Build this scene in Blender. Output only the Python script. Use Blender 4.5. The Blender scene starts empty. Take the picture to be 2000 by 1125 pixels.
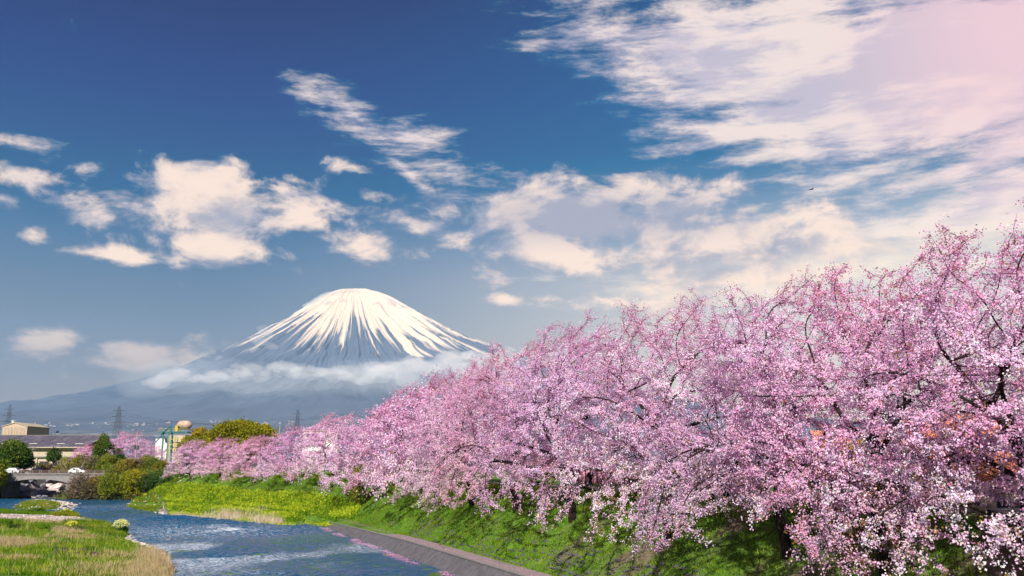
import bpy, math, random
import numpy as np
from mathutils import Vector, Matrix, kdtree

random.seed(7)
R = np.random.default_rng(7)
scene = bpy.context.scene
COL = scene.collection

# ------------------------------------------------------------------ camera
FPX, CAM_H = 1780.0, 9.0                      # focal length in px of the 2000 px wide photograph, height over the river
PITCH = math.atan((903.0 - 562.5) / FPX)
cd = bpy.data.cameras.new("camera"); cam = bpy.data.objects.new("camera", cd); COL.objects.link(cam)
cd.sensor_width = 36.0; cd.lens = 36.0 * FPX / 2000.0
cd.clip_start = 0.5; cd.clip_end = 90000.0
cam.location = (0, 0, CAM_H); cam.rotation_euler = (math.radians(90) + PITCH, 0, 0)
scene.camera = cam

def ray(px, py):
    u, v = (px - 1000.0) / FPX, (562.5 - py) / FPX
    return np.array([u, math.cos(PITCH) - v * math.sin(PITCH), math.sin(PITCH) + v * math.cos(PITCH)])
def at(px, py, Y):                            # the point of the place seen at a pixel, Y metres ahead
    d = ray(px, py); return np.array([0, 0, CAM_H]) + d * (Y / d[1])
def on(px, py, z=0.0):                        # ... lying at height z
    d = ray(px, py); return np.array([0, 0, CAM_H]) + d * ((z - CAM_H) / d[2])

# ------------------------------------------------------------------ light
SUN_AZ, SUN_EL = math.radians(192), math.radians(35)   # clockwise from +Y: behind the camera, to its right
sd = bpy.data.lights.new("sun", "SUN"); sun = bpy.data.objects.new("sun", sd); COL.objects.link(sun)
sd.energy = 5.0; sd.angle = math.radians(0.6); sd.color = (1.0, 0.92, 0.82)
sdir = Vector((math.sin(SUN_AZ) * math.cos(SUN_EL), math.cos(SUN_AZ) * math.cos(SUN_EL), math.sin(SUN_EL)))
sun.rotation_euler = sdir.to_track_quat('Z', 'Y').to_euler(); sun.location = (40, -60, 80)
vs = scene.view_settings
vs.view_transform = 'Standard'; vs.look = 'None'; vs.gamma = 1.0; vs.exposure = 0.95
try: vs.use_curve_mapping = False
except Exception: pass
scene.render.engine = 'CYCLES'
cy = scene.cycles
cy.max_bounces = 6; cy.diffuse_bounces = 4; cy.glossy_bounces = 3; cy.transmission_bounces = 4; cy.volume_bounces = 0
cy.transparent_max_bounces = 8; cy.use_adaptive_sampling = True; cy.adaptive_threshold = 0.02
cy.caustics_reflective = False; cy.caustics_refractive = False
cy.use_denoising = True

def lin(*c):
    c = c[0] if len(c) == 1 else c
    return tuple(((x / 255) / 12.92 if x / 255 <= .04045 else ((x / 255 + .055) / 1.055) ** 2.4) for x in c)

# ------------------------------------------------------------------ world: sky and clouds by direction
world = bpy.data.worlds.new("World"); scene.world = world; world.use_nodes = True
N, L = world.node_tree.nodes, world.node_tree.links
N.clear()
def n(t, **kw):
    x = N.new(t)
    for k, v in kw.items(): setattr(x, k, v)
    return x
def put(sock, v):
    if isinstance(v, bpy.types.NodeSocket): L.new(v, sock)
    else: sock.default_value = v
def m(op, a, b=0.0, c=None, clamp=False):
    x = n('ShaderNodeMath', operation=op, use_clamp=clamp); put(x.inputs[0], a); put(x.inputs[1], b)
    if c is not None: put(x.inputs[2], c)
    return x.outputs[0]
def vm(op, a, b=None):
    x = n('ShaderNodeVectorMath', operation=op); put(x.inputs[0], a)
    if b is not None: put(x.inputs[1], b)
    return x
def mixc(f, a, b):
    x = n('ShaderNodeMix', data_type='RGBA'); x.clamp_factor = True
    put(x.inputs[0], f); put(x.inputs[6], a if isinstance(a, bpy.types.NodeSocket) else (*a, 1)); put(x.inputs[7], b if isinstance(b, bpy.types.NodeSocket) else (*b, 1))
    return x.outputs[2]
def smooth(x, lo, hi):
    r = n('ShaderNodeMapRange', interpolation_type='SMOOTHSTEP'); put(r.inputs[0], x); put(r.inputs[1], lo); put(r.inputs[2], hi)
    return r.outputs[0]
def ramp(x, stops):
    r = n('ShaderNodeValToRGB'); put(r.inputs[0], x)
    e = r.color_ramp.elements
    e[0].position, e[0].color = stops[0][0], (*stops[0][1], 1)
    e[1].position, e[1].color = stops[-1][0], (*stops[-1][1], 1)
    for p, c in stops[1:-1]: q = e.new(p); q.color = (*c, 1)
    return r.outputs[0]
tc = n('ShaderNodeTexCoord')
sep = n('ShaderNodeSeparateXYZ'); L.new(tc.outputs['Generated'], sep.inputs[0])
az = m('ARCTAN2', sep.outputs[0], sep.outputs[1]); el = m('ARCSINE', sep.outputs[2])
comb = n('ShaderNodeCombineXYZ'); put(comb.inputs[0], az); put(comb.inputs[1], el)
AE = comb.outputs[0]
EXP = 2 ** vs.exposure
def disp(*c): return tuple(x / EXP for x in lin(*c))
def azel(px, py):
    d = ray(px, py); d = d / np.linalg.norm(d); return math.atan2(d[0], d[1]), math.asin(d[2])
# clear sky over elevation (0..60 degrees)
eln = m('DIVIDE', el, math.radians(60), clamp=True)
def e60(py): return azel(1000, py)[1] / math.radians(60)
left = ramp(eln, [(0, disp(150,155,180)), (e60(800), disp(158,158,180)), (e60(700), disp(142,150,178)), (e60(600), disp(122,138,172)),
                  (e60(500), disp(98,126,168)), (e60(400), disp(62,106,156)), (e60(300), disp(22,92,148)), (e60(200), disp(0,80,142)), (e60(0), disp(0,62,118)), (1, disp(0,42,90))])
right = ramp(eln, [(0, disp(235,222,215)), (e60(650), disp(226,218,218)), (e60(560), disp(218,213,220)), (e60(480), disp(176,185,206)),
                   (e60(380), disp(105,140,180)), (e60(300), disp(60,115,165)), (e60(200), disp(14,106,160)), (e60(0), disp(0,90,148)), (1, disp(0,48,98))])
side = smooth(m('ABSOLUTE', m('SUBTRACT', az, 0.60)), 0.95, 0.15)
clear = mixc(side, left, right)
nish = n('ShaderNodeTexSky', sky_type='NISHITA', sun_disc=False)
nish.sun_elevation = SUN_EL; nish.sun_rotation = SUN_AZ; nish.altitude = 10
nb = vm('SCALE', nish.outputs[0]); nb.inputs['Scale'].default_value = 0.09
clear = mixc(0.03, clear, nb.outputs[0])
# cloud masses: px centre, half sizes in px, tilt in degrees (positive rises to the right), weight
PUFF = [(430,402,155,70,-4,1.45),(575,398,85,40,-16,1.0),(425,476,130,34,-6,.85),(355,508,60,20,0,.5),(245,500,68,16,6,.75),
        (40,345,80,17,4,.7),(130,398,62,22,-14,.6),(150,325,50,12,0,.3),(0,385,40,12,0,.45),(45,280,40,9,0,.4),
        (88,672,92,26,14,.95),(255,688,84,24,0,.95),(70,730,30,14,0,.3),(395,690,70,20,0,.5),(68,455,16,7,0,.3),
        (1010,405,140,52,10,1.3),(1180,420,210,58,-2,1.4),(1340,405,110,46,14,1.1),(1430,470,260,58,-6,1.35),(1400,535,260,34,0,.7),(1060,490,130,40,-14,1.1),(1250,500,110,38,-4,.9),
        (830,445,100,22,-12,.9),(715,470,85,36,0,.65),(745,382,36,12,-10,.45),(690,326,34,9,-8,.4),
        (1570,460,110,50,-5,.75),(1000,585,38,9,0,.55),(1080,584,36,9,0,.5),(1180,593,84,17,0,.7),(1290,600,100,22,0,.75),(975,546,24,9,0,.4)]
WISP = [(620,196,86,24,-34,.62),(700,232,120,36,-22,.82),(790,262,100,34,-10,.8),(810,300,100,22,-12,.5),(800,340,90,11,-40,.45),(900,388,70,22,12,.35),
        (1230,70,190,72,-10,.8),(1500,110,330,130,-6,1.65),(1820,140,420,170,0,2.0),(1560,225,280,54,0,1.5),(1450,270,180,18,2,.85),(1850,225,300,52,0,1.6),
        (1870,335,240,30,14,1.0),(1950,300,150,36,14,1.0),(1890,430,210,62,6,1.3),(1990,380,160,60,0,1.3),(1650,520,420,60,4,.8)]
def masses(lst):
    out = None
    for (px, py, rx, ry, tilt, w) in lst:
        a, e = azel(px, py)
        mp = n('ShaderNodeMapping', vector_type='TEXTURE'); L.new(AE, mp.inputs[0])
        mp.inputs[1].default_value = (a, e, 0); mp.inputs[2].default_value = (0, 0, math.radians(tilt))
        mp.inputs[3].default_value = (rx * 1.22 / FPX, ry * 1.22 / FPX, 1)
        ln = vm('LENGTH', mp.outputs[0]).outputs['Value']
        f = m('MULTIPLY_ADD', ln, -w, w)
        out = f if out is None else m('MAXIMUM', out, f)
    return out
def fbm(scale, sy, detail, rough, dist=0.0, off=(0, 0, 0)):
    mp = n('ShaderNodeMapping'); L.new(AE, mp.inputs[0]); mp.inputs[1].default_value = off; mp.inputs[3].default_value = (scale, scale * sy, 1)
    t = n('ShaderNodeTexNoise', noise_dimensions='2D'); L.new(mp.outputs[0], t.inputs['Vector'])
    t.inputs['Scale'].default_value = 1; t.inputs['Detail'].default_value = detail; t.inputs['Roughness'].default_value = rough; t.inputs['Distortion'].default_value = dist
    return t.outputs[0]
behind = smooth(m('ABSOLUTE', az), 0.75, 1.1)     # scattered clouds go on all round outside the frame
pm = m('MAXIMUM', masses(PUFF), m('SUBTRACT', m('MULTIPLY', behind, 0.55), 0.6))
wmk = m('MAXIMUM', masses(WISP), m('SUBTRACT', m('MULTIPLY', behind, 0.75), 0.7))
f1 = fbm(13, 1.9, 12, 0.62, 0.2); f1b = fbm(13, 1.9, 5, 0.55, 0.25, (-0.22, -0.75, 0))
pd = smooth(m('MULTIPLY_ADD', m('SUBTRACT', f1, 0.5), 2.9, m('ADD', pm, 0.10)), 0.04, 0.82)
f2 = fbm(8, 4.6, 14, 0.70, 0.15, (3, 1, 0)); f2b = fbm(5, 1.8, 3, 0.5, 0.3, (1, 6, 0))
wd = smooth(m('MULTIPLY_ADD', m('SUBTRACT', f2, 0.5), 2.6, m('ADD', wmk, 0.1)), 0.02, 1.05)
lit = smooth(m('ADD', m('MULTIPLY', m('SUBTRACT', f1, f1b), 1.6), m('MULTIPLY', pm, 0.22)), -0.30, 0.42)
greyside = smooth(m('ABSOLUTE', m('SUBTRACT', az, azel(1180, 430)[0])), 0.22, 0.05)
lit = m('SUBTRACT', lit, m('MULTIPLY', greyside, m('MULTIPLY', smooth(m('ABSOLUTE', m('SUBTRACT', el, azel(1180, 425)[1])), 0.045, 0.0), 0.75)), clamp=True)
pcol = mixc(lit, disp(176,176,198), disp(254,230,220))
low = smooth(el, azel(1000, 600)[1], azel(1000, 760)[1])
pcol = mixc(m('MULTIPLY', low, 0.55), pcol, disp(176,170,190))
wlit = smooth(m('ADD', f2, m('MULTIPLY', m('SUBTRACT', f2b, 0.5), 1.3)), 0.36, 0.62)
wcol = mixc(wlit, disp(208,198,216), disp(252,232,228))
glow = smooth(vm('DISTANCE', AE, (azel(2010, 40)[0], azel(2010, 40)[1], 0)).outputs['Value'], 0.24, 0.0)
wcol = mixc(m('MULTIPLY', glow, 0.85), wcol, disp(255,214,222))
warm = smooth(el, azel(1900, 380)[1], azel(1900, 520)[1])
wcol = mixc(warm, wcol, disp(255,238,224))
skyc = mixc(m('MULTIPLY', wd, 0.9), clear, wcol)
skyc = mixc(m('MULTIPLY', pd, m('MULTIPLY_ADD', low, -0.35, 0.97)), skyc, pcol)
below = smooth(el, -0.02, -0.10)
skyc = mixc(below, skyc, (0.10, 0.11, 0.12))
# the sky and clouds lie beyond the haze: deepen them by what the haze adds and takes away
HAZE_D, HAZE_C = 2.3e-5, (0.28, 0.58, 1.0)
sel = m('MAXIMUM', m('SINE', m('ABSOLUTE', el)), 0.02)
path = m('MINIMUM', m('DIVIDE', 3880.0, sel), 26000.0)
T_ = m('POWER', math.e, m('MULTIPLY', path, -HAZE_D))
ins = vm('SCALE', tuple(HAZE_C[i] * (0.48, 0.33, 0.355)[i] for i in range(3))); L.new(m('SUBTRACT', 1.0, T_), ins.inputs['Scale'])
c1 = vm('SUBTRACT', skyc, ins.outputs[0]); c2 = vm('MAXIMUM', c1.outputs[0], (0.0, 0.0, 0.004))
c3 = vm('SCALE', c2.outputs[0]); L.new(m('DIVIDE', 1.0, T_), c3.inputs['Scale'])
skyc = c3.outputs[0]
bg = n('ShaderNodeBackground'); L.new(skyc, bg.inputs[0]); bg.inputs[1].default_value = 1.0
wo = n('ShaderNodeOutputWorld'); L.new(bg.outputs[0], wo.inputs[0])
world.cycles.sampling_method = 'MANUAL'; world.cycles.sample_map_resolution = 1024

# ------------------------------------------------------------------ helpers
def tag(o, label=None, cat=None, group=None, kind=None):
    if label: o['label'] = label
    if cat: o['category'] = cat
    if group: o['group'] = group
    if kind: o['kind'] = kind
    return o
def thing(name, label, cat, loc=(0, 0, 0), rz=0.0, group=None):
    o = bpy.data.objects.new(name, None); COL.objects.link(o); o.empty_display_size = 0.2
    o.location = [float(v) for v in loc]; o.rotation_euler = (0, 0, rz)
    return tag(o, label, cat, group)
def link(name, me, mat=None, parent=None):
    o = bpy.data.objects.new(name, me); COL.objects.link(o)
    if mat is not None and not me.materials: me.materials.append(mat)
    if parent is not None: o.parent = parent
    return o
def mesh_np(name, V, F, col=None, smooth_=False):
    """V (n,3), F list of arrays (m,k) or one array, col (n,3) point colours"""
    if isinstance(F, np.ndarray): F = [F]
    me = bpy.data.meshes.new(name)
    V = np.asarray(V, dtype=np.float32)
    F = [f for f in F if len(f)]
    tot = np.concatenate([np.full(len(f), f.shape[1], dtype=np.int32) for f in F]); idx = np.concatenate([f.astype(np.int32).ravel() for f in F])
    me.vertices.add(len(V)); me.vertices.foreach_set("co", V.ravel())
    me.loops.add(len(idx)); me.loops.foreach_set("vertex_index", idx)
    me.polygons.add(len(tot)); st = np.zeros(len(tot), dtype=np.int32); st[1:] = np.cumsum(tot)[:-1]
    me.polygons.foreach_set("loop_start", st)
    try: me.polygons.foreach_set("loop_total", tot)
    except Exception: pass
    me.polygons.foreach_set("use_smooth", np.full(len(tot), smooth_, dtype=bool))
    me.update(calc_edges=True)
    if col is not None:
        a = me.color_attributes.new("Col", 'FLOAT_COLOR', 'POINT')
        c = np.ones((len(V), 4), dtype=np.float32); c[:, :3] = col; a.data.foreach_set("color", c.ravel())
    return me
def box(c, s, rz=0.0, taper=1.0):
    c = np.asarray(c, float); s = np.asarray(s, float) / 2
    P = np.array([[x, y, z] for z in (-1, 1) for y in (-1, 1) for x in (-1, 1)], float)
    P[4:, :2] *= taper
    P = P * s
    ca, sa = math.cos(rz), math.sin(rz); P[:, :2] = P[:, :2] @ np.array([[ca, sa], [-sa, ca]])
    return P + c, np.array([[0, 2, 3, 1], [4, 5, 7, 6], [0, 1, 5, 4], [2, 6, 7, 3], [0, 4, 6, 2], [1, 3, 7, 5]])
class MB:
    def __init__(s): s.V, s.F, s.n = [], {}, 0
    def add(s, V, F):
        F = [F] if isinstance(F, np.ndarray) else F
        for f in F: s.F.setdefault(f.shape[1], []).append(f + s.n)
        s.V.append(np.asarray(V, float)); s.n += len(V); return s
    def box(s, c, sz, rz=0.0, taper=1.0): return s.add(*box(c, sz, rz, taper))
    def tube(s, pts, rad, k=6, cap=True):
        pts = np.asarray(pts, float); rad = np.broadcast_to(np.asarray(rad, float), (len(pts),))
        t = np.gradient(pts, axis=0); t /= np.linalg.norm(t, axis=1)[:, None] + 1e-9
        ref = np.where(np.abs(t[:, 2:3]) > .9, np.array([[1., 0, 0]]), np.array([[0, 0, 1.]]))
        a = np.cross(t, ref); a /= np.linalg.norm(a, axis=1)[:, None] + 1e-9; b = np.cross(t, a)
        for i in range(1, len(pts)):                    # keep the frame from flipping
            pa = a[i-1] - t[i] * (a[i-1] @ t[i]); q = np.linalg.norm(pa)
            if q > 1e-6: a[i] = pa / q; b[i] = np.cross(t[i], a[i])
        th = np.arange(k) * 2 * math.pi / k
        V = pts[:, None] + rad[:, None, None] * (a[:, None] * np.cos(th)[None, :, None] + b[:, None] * np.sin(th)[None, :, None])
        i = np.arange(len(pts) - 1)[:, None] * k; j = np.arange(k)[None]; j2 = (j + 1) % k
        F = [np.stack([i + j, i + k + j, i + k + j2, i + j2], -1).reshape(-1, 4)]
        if cap and k > 2: F += [np.array([list(range(k))]), np.array([list(range((len(pts) - 1) * k, len(pts) * k))[::-1]])]
        return s.add(V.reshape(-1, 3), F)
    def mesh(s, name, sm=False): return mesh_np(name, np.concatenate(s.V), [np.concatenate(v) for v in s.F.values()], smooth_=sm)
    def build(s, name, mat, parent=None, sm=False): return link(name, s.mesh(name, sm), mat, parent)

def _h(ix, iy, seed):
    h = (ix.astype(np.int64) * 374761393 + iy.astype(np.int64) * 668265263 + seed * 1274126177) & 0x7fffffff
    h = ((h ^ (h >> 13)) * 1274126177) & 0x7fffffff
    return ((h ^ (h >> 16)) & 0xffff) / 65535.0
def vnoise(x, y, seed=0):
    x = np.asarray(x, float); y = np.asarray(y, float)
    ix, iy = np.floor(x), np.floor(y); fx, fy = x - ix, y - iy
    fx = fx * fx * fx * (fx * (fx * 6 - 15) + 10); fy = fy * fy * fy * (fy * (fy * 6 - 15) + 10)
    a, b, c, d = _h(ix, iy, seed), _h(ix + 1, iy, seed), _h(ix, iy + 1, seed), _h(ix + 1, iy + 1, seed)
    return (a * (1 - fx) + b * fx) * (1 - fy) + (c * (1 - fx) + d * fx) * fy
def nfbm(x, y, oct=4, seed=0, gain=.5):
    s, a, t = 0, 1.0, 0
    for o in range(oct):
        s = s + a * vnoise(x * 2 ** o + 17.3 * o, y * 2 ** o - 9.1 * o, seed + o); t += a; a *= gain
    return s / t

class M_:                                             # small material builder
    def __init__(s, name):
        s.m = bpy.data.materials.new(name); s.m.use_nodes = True; s.t = s.m.node_tree; s.N = s.t.nodes; s.L = s.t.links
        s.b = s.N['Principled BSDF']; s.out = s.N['Material Output']
    def node(s, t, ins=None, **kw):
        x = s.N.new(t)
        for k, v in kw.items(): setattr(x, k, v)
        for k, v in (ins or {}).items():
            if isinstance(v, bpy.types.NodeSocket): s.L.new(v, x.inputs[k])
            else: x.inputs[k].default_value = v
        return x
    def noise(s, scale, detail=4, rough=.6, vec=None, dist=0.0):
        x = s.node('ShaderNodeTexNoise', {'Scale': scale, 'Detail': detail, 'Roughness': rough, 'Distortion': dist})
        s.L.new(vec if vec is not None else s.coord(), x.inputs['Vector']); return x.outputs[0]
    def coord(s, kind='Object'):
        if not hasattr(s, 'tc'): s.tc = s.N.new('ShaderNodeTexCoord')
        return s.tc.outputs[kind]
    def map(s, scale=(1, 1, 1), rot=(0, 0, 0), kind='Object'):
        return s.node('ShaderNodeMapping', {'Vector': s.coord(kind), 'Scale': scale, 'Rotation': rot}).outputs[0]
    def ramp(s, f, stops):
        r = s.node('ShaderNodeValToRGB', {0: f}); e = r.color_ramp.elements
        e[0].position, e[0].color = stops[0][0], (*stops[0][1], 1); e[1].position, e[1].color = stops[-1][0], (*stops[-1][1], 1)
        for p, c in stops[1:-1]: e.new(p).color = (*c, 1)
        return r.outputs[0]
    def mix(s, f, a, b, mode='MIX'):
        x = s.node('ShaderNodeMix', data_type='RGBA', blend_type=mode)
        for i, v in ((0, f), (6, a), (7, b)):
            if isinstance(v, bpy.types.NodeSocket): s.L.new(v, x.inputs[i])
            else: x.inputs[i].default_value = v if i == 0 else (*v, 1)
        return x.outputs[2]
    def base(s, c, rough=.8, spec=.3):
        if isinstance(c, bpy.types.NodeSocket): s.L.new(c, s.b.inputs['Base Color'])
        else: s.b.inputs['Base Color'].default_value = (*c, 1)
        s.b.inputs['Roughness'].default_value = rough; s.b.inputs['Specular IOR Level'].default_value = spec; return s
    def bump(s, h, strength=.4, dist=.05):
        x = s.node('ShaderNodeBump', {'Height': h, 'Strength': strength, 'Distance': dist}); s.L.new(x.outputs[0], s.b.inputs['Normal']); return s
def plain(name, c, rough=.75, var=.25, scale=6.0, metal=0.0):   # a colour with uneven tone, grain and relief
    M = M_(name); c = np.array(c)
    nn = M.noise(scale, 6, .65)
    M.base(M.ramp(nn, [(.25, tuple(c * (1 - var))), (.55, tuple(c)), (.8, tuple(np.minimum(c * (1 + var), .95)))]), rough)
    M.b.inputs['Metallic'].default_value = metal
    M.bump(M.noise(scale * 4, 4), .25, .02)
    return M.m
def leafmat(name, trans=.35, tint=False):               # leaves and petals: attribute colour, light shines through
    M = M_(name); a = M.node('ShaderNodeAttribute', attribute_name='Col').outputs['Color']
    if tint: a = M.mix(1.0, a, M.node('ShaderNodeObjectInfo').outputs['Color'], 'MULTIPLY')
    d = M.node('ShaderNodeBsdfDiffuse', {'Color': a}); t = M.node('ShaderNodeBsdfTranslucent', {'Color': a})
    x = M.node('ShaderNodeMixShader', {0: trans, 1: d.outputs[0], 2: t.outputs[0]})
    M.L.new(x.outputs[0], M.out.inputs[0]); M.N.remove(M.b); return M.m
# ------------------------------------------------------------------ haze (one closed box of even pale air)
hz = M_("haze_air"); hz.N.remove(hz.b)
pv = hz.node('ShaderNodeVolumePrincipled', {'Color': (*HAZE_C, 1), 'Density': HAZE_D, 'Anisotropy': 0.0})
hz.L.new(pv.outputs[0], hz.out.inputs['Volume'])
tag(MB().box((0, 9000, 1947), (43000, 33000, 3900)).build('haze', hz.m), 'thin pale blue haze between the river and the mountain', 'haze', kind='stuff')

# ------------------------------------------------------------------ plan of the river
def P0(px, py, z=0.0): return tuple(on(px, py, z)[:2])
TOE = np.array([(52.0, -77.0), (25.3 - .3927 * 40, 40), (25.3 - .3927 * 90, 90), (-28.5, 137), (-39, 150), (-48, 162), (-58, 174), (-69, 184), (-80, 193), (-85, 208), (-88, 224), (-110, 230), (-113, 240), (-113, 320)], float)
WATER = [(52.0, -77.0), (25.3 - .3927 * 40, 40), (25.3 - .3927 * 90, 90), (-28.5, 137), P0(600,1022), P0(560,1024), P0(500,1018), P0(440,1012), P0(400,1008), P0(330,1001), P0(290,993), P0(243,987),
         P0(262,981), P0(318,979), (-88, 226), (-112, 230), (-113, 246), (-114, 320), (-125, 320), (-126, 236), (-131, 228), (-126, 205), P0(-60,990), P0(0,996), P0(30,998), P0(80,1003), P0(148,1008),
         P0(172,1011), P0(192,1017), P0(205,1024), P0(250,1040), P0(246,1050), P0(266,1060), P0(302,1070), P0(324,1082), P0(336,1104), P0(335,1125), (-.376 * 40, 40), (28.9, -77.0)]
ISLAND = [P0(22,993), P0(34,984), P0(52,978), P0(90,977), P0(128,981), P0(146,985), P0(140,989), P0(112,993), P0(66,996)]
WATER, ISLAND = np.array(WATER, float), np.array(ISLAND, float)
def segdist(x, y, A, closed):
    B = np.roll(A, -1, 0) if closed else A[1:]; A2 = A if closed else A[:-1]
    best = np.full(x.shape, 1e9); cross = np.zeros(x.shape)
    for (ax, ay), (bx, by) in zip(A2, B):
        dx, dy = bx - ax, by - ay; L2 = dx * dx + dy * dy + 1e-12
        t = np.clip(((x - ax) * dx + (y - ay) * dy) / L2, 0, 1)
        qx, qy = x - ax - t * dx, y - ay - t * dy; d = np.hypot(qx, qy); c = dx * (y - ay) - dy * (x - ax)
        k = d < best - 1e-9; best = np.where(k, d, best); cross = np.where(k, c, cross)
    return best, cross
def inside(x, y, A):
    r = np.zeros(x.shape, bool); B = np.roll(A, -1, 0)
    for (ax, ay), (bx, by) in zip(A, B):
        if ay == by: continue
        c = ((ay > y) != (by > y)) & (x < (bx - ax) * (y - ay) / (by - ay) + ax); r ^= c
    return r
def shore(x, y):                       # metres from the water's edge, positive on land
    d, _ = segdist(x, y, WATER, True); s = np.where(inside(x, y, WATER), -d, d)
    d2, _ = segdist(x, y, ISLAND, True); i = np.where(inside(x, y, ISLAND), d2, -d2)
    return np.maximum(s, i)
def bank_t(x, y):                      # metres to the right of the foot of the cherry embankment
    d, c = segdist(x, y, TOE, False); return np.where(c > 0, -d, d)
CREST = 6.7
def height(x, y, fine=True):
    x = np.asarray(x, float); y = np.asarray(y, float)
    s = shore(x, y) + (nfbm(x * .5, y * .5, 3, 5) - .5) * 1.2
    z = np.interp(s, [-4, -1, 0, .5, 2.5, 8, 30], [-1.0, -.5, -.02, .22, .42, .7, 1.3])
    t = bank_t(x, y)
    z = np.where(t > -.5, np.maximum(z, np.interp(t, [-.5, 1.2, 1.5, 3.3, 11.2, 13, 40, 60], [-.6, -.4, 1.05, 1.2, 6.2, CREST, CREST, 6.3])), z)
    z = np.where((t > -3) & (t < 1.3) & (y < 136) & (z < 1), np.minimum(z, -.45), z)
    lf = np.interp(-x - np.interp(y, [0, 100, 190, 230], [22, 62, 103, 118]), [8, 20], [0, 6.0])
    z = np.where(x < 0, np.maximum(z, lf), z)
    far = np.interp(y + (x + 113) * .0, [229, 243, 262], [-1, 5.2, 6.3])
    chan = np.interp(y, [231, 262, 295, 312], [-.3, 2.6, 4.6, 6.3])
    ch = np.clip((np.abs(x + 119.5) - 5.5) / 3.5, 0, 1)
    z = np.where(y > 229, np.maximum(z, -1), z)
    z = np.where(y > 231, np.where((x < -104) | (t > 0), np.where(ch >= 1, np.maximum(far, np.minimum(z, 6.7)), far * ch + chan * (1 - ch)), z), z)
    if fine: z = z + (nfbm(x * .35, y * .35, 4, 11) - .5) * .35 * np.clip(s / 2, 0, 1) * np.where((t > -.3) & (t < 3.6), .05, 1)
    return z

# ------------------------------------------------------------------ the ground near the river
xs = np.unique(np.concatenate([np.arange(-260, -135, 4.0), np.arange(-135, -60, .8), np.arange(-60, 34, .55), np.arange(34, 110.1, 4.0)]))
ys = np.unique(np.concatenate([np.arange(-80, 24, 4.0), np.arange(24, 60, 1.0), np.arange(60, 160, .6), np.arange(160, 300, .9), np.arange(300, 332.1, 4.0)]))
X, Y = np.meshgrid(xs, ys)
Z = height(X, Y)
edge = np.maximum.reduce([(-248 - X) / 12, (X - 98) / 12, (Y - 318) / 12, (-68 - Y) / 12]); edge = np.clip(edge, 0, 1)
Z = Z * (1 - edge) + 5.6 * edge
S, T = shore(X, Y), bank_t(X, Y)
def polymask(x, y, pts, soft=1.5, seed=3):
    A = np.array([P0(*p, .4) for p in pts]); d, _ = segdist(x, y, A, True); s = np.where(inside(x, y, A), d, -d)
    return np.clip((s + (nfbm(x * .6, y * .6, 3, seed) - .5) * 4) / soft + .5, 0, 1)
GRAVEL1 = [(-60,1006),(60,1005),(150,1010),(185,1018),(160,1024),(60,1021),(-60,1020)]
SOIL1 = [(80,1086),(110,1077),(170,1075),(225,1079),(205,1088),(150,1093),(110,1095)]
SOIL2 = [(-40,1030),(60,1026),(120,1030),(150,1034),(110,1040),(40,1046),(-40,1050)]
GRAVEL3 = [(225,985),(262,980),(360,978),(372,990),(330,1000),(290,994)]
SANDP = [(300,993),(330,988),(360,990),(372,999),(340,1003),(305,1000)]
def ground_cols(x, y, s, t):
    nz = nfbm(x * .22, y * .22, 5, 21); nf = nfbm(x * 1.6, y * 1.6, 3, 22)
    grass = np.array([.06, .125, .012]); dark = np.array([.03, .055, .012]); soil = np.array([.085, .058, .045]); grav = np.array([.30, .25, .24])
    rock = np.array([.12, .11, .12]); petals = np.array([.26, .15, .19]); straw = np.array([.30, .23, .11])
    def W(a): return a[..., None]
    c = W(nz) * grass * 1.7 + W(1 - nz) * dark * 1.3
    g1 = np.maximum(polymask(x, y, GRAVEL1), polymask(x, y, SANDP))
    c = c * W(1 - g1) + (grav * W(.7 + .6 * nf)) * W(g1)
    s1 = np.maximum(polymask(x, y, SOIL1), .7 * polymask(x, y, SOIL2)); c = c * W(1 - s1) + soil * W(s1 * (.6 + .8 * nf))
    beach = np.clip(1 - np.abs(s - .2) / 1.1, 0, 1) * (t < -1); c = c * W(1 - beach) + rock * W(beach * (.5 + nf))
    isl = np.clip((y - 190) / 8, 0, 1) * np.clip((-s + 3) / 2, 0, 1) * (x < -95) * (x > -125) * (y < 228); c = c * W(1 - .7 * isl) + grav * .9 * W(.7 * isl)
    # bare soil with fallen petals under the nearer crowns
    up = np.clip((t - 2.5) / 3, 0, 1) * np.clip((13.5 - t) / 2, 0, 1) * np.clip((nfbm(x * .5, y * .5, 4, 31) - .53 + .12 * np.clip((60 - y) / 20, -1, 1)) * 6, 0, 1)
    up = up * np.clip((100 - y) / 40, 0, 1)
    c = c * W(1 - .8 * up) + (soil * .9 + petals * W(nf) * .45) * W(.8 * up)
    path = np.clip((t - 12.6) / .8, 0, 1) * np.clip((16.8 - t) / .8, 0, 1); c = c * W(1 - path) + np.array([.32, .27, .27]) * W(path)
    chn = (y > 228) & (x > -127) & (x < -112); c = np.where(W(chn), rock * W(.4 + nf), c)
    return np.clip(c, .003, .8)
gc = ground_cols(X, Y, S, T)
nx, ny = len(xs), len(ys)
I = (np.arange(ny - 1)[:, None] * nx + np.arange(nx - 1)[None]).ravel()
gm = M_("river_land"); ga = gm.node('ShaderNodeAttribute', attribute_name='Col').outputs['Color']
gn = gm.noise(3.2, 7, .7); gn2 = gm.noise(.8, 4, .6)
gcol = gm.mix(1.0, ga, gm.ramp(gn, [(.28, (.45, .45, .45)), (.5, (1, 1, 1)), (.75, (1.6, 1.55, 1.4))]), 'MULTIPLY')
gm.base(gcol, .95, .1).bump(gn, .9, .12)
tag(link('ground', mesh_np('ground', np.stack([X, Y, Z], -1).reshape(-1, 3), np.stack([I, I + 1, I + nx + 1, I + nx], 1), gc.reshape(-1, 3), True), gm.m), kind='structure')

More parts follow.
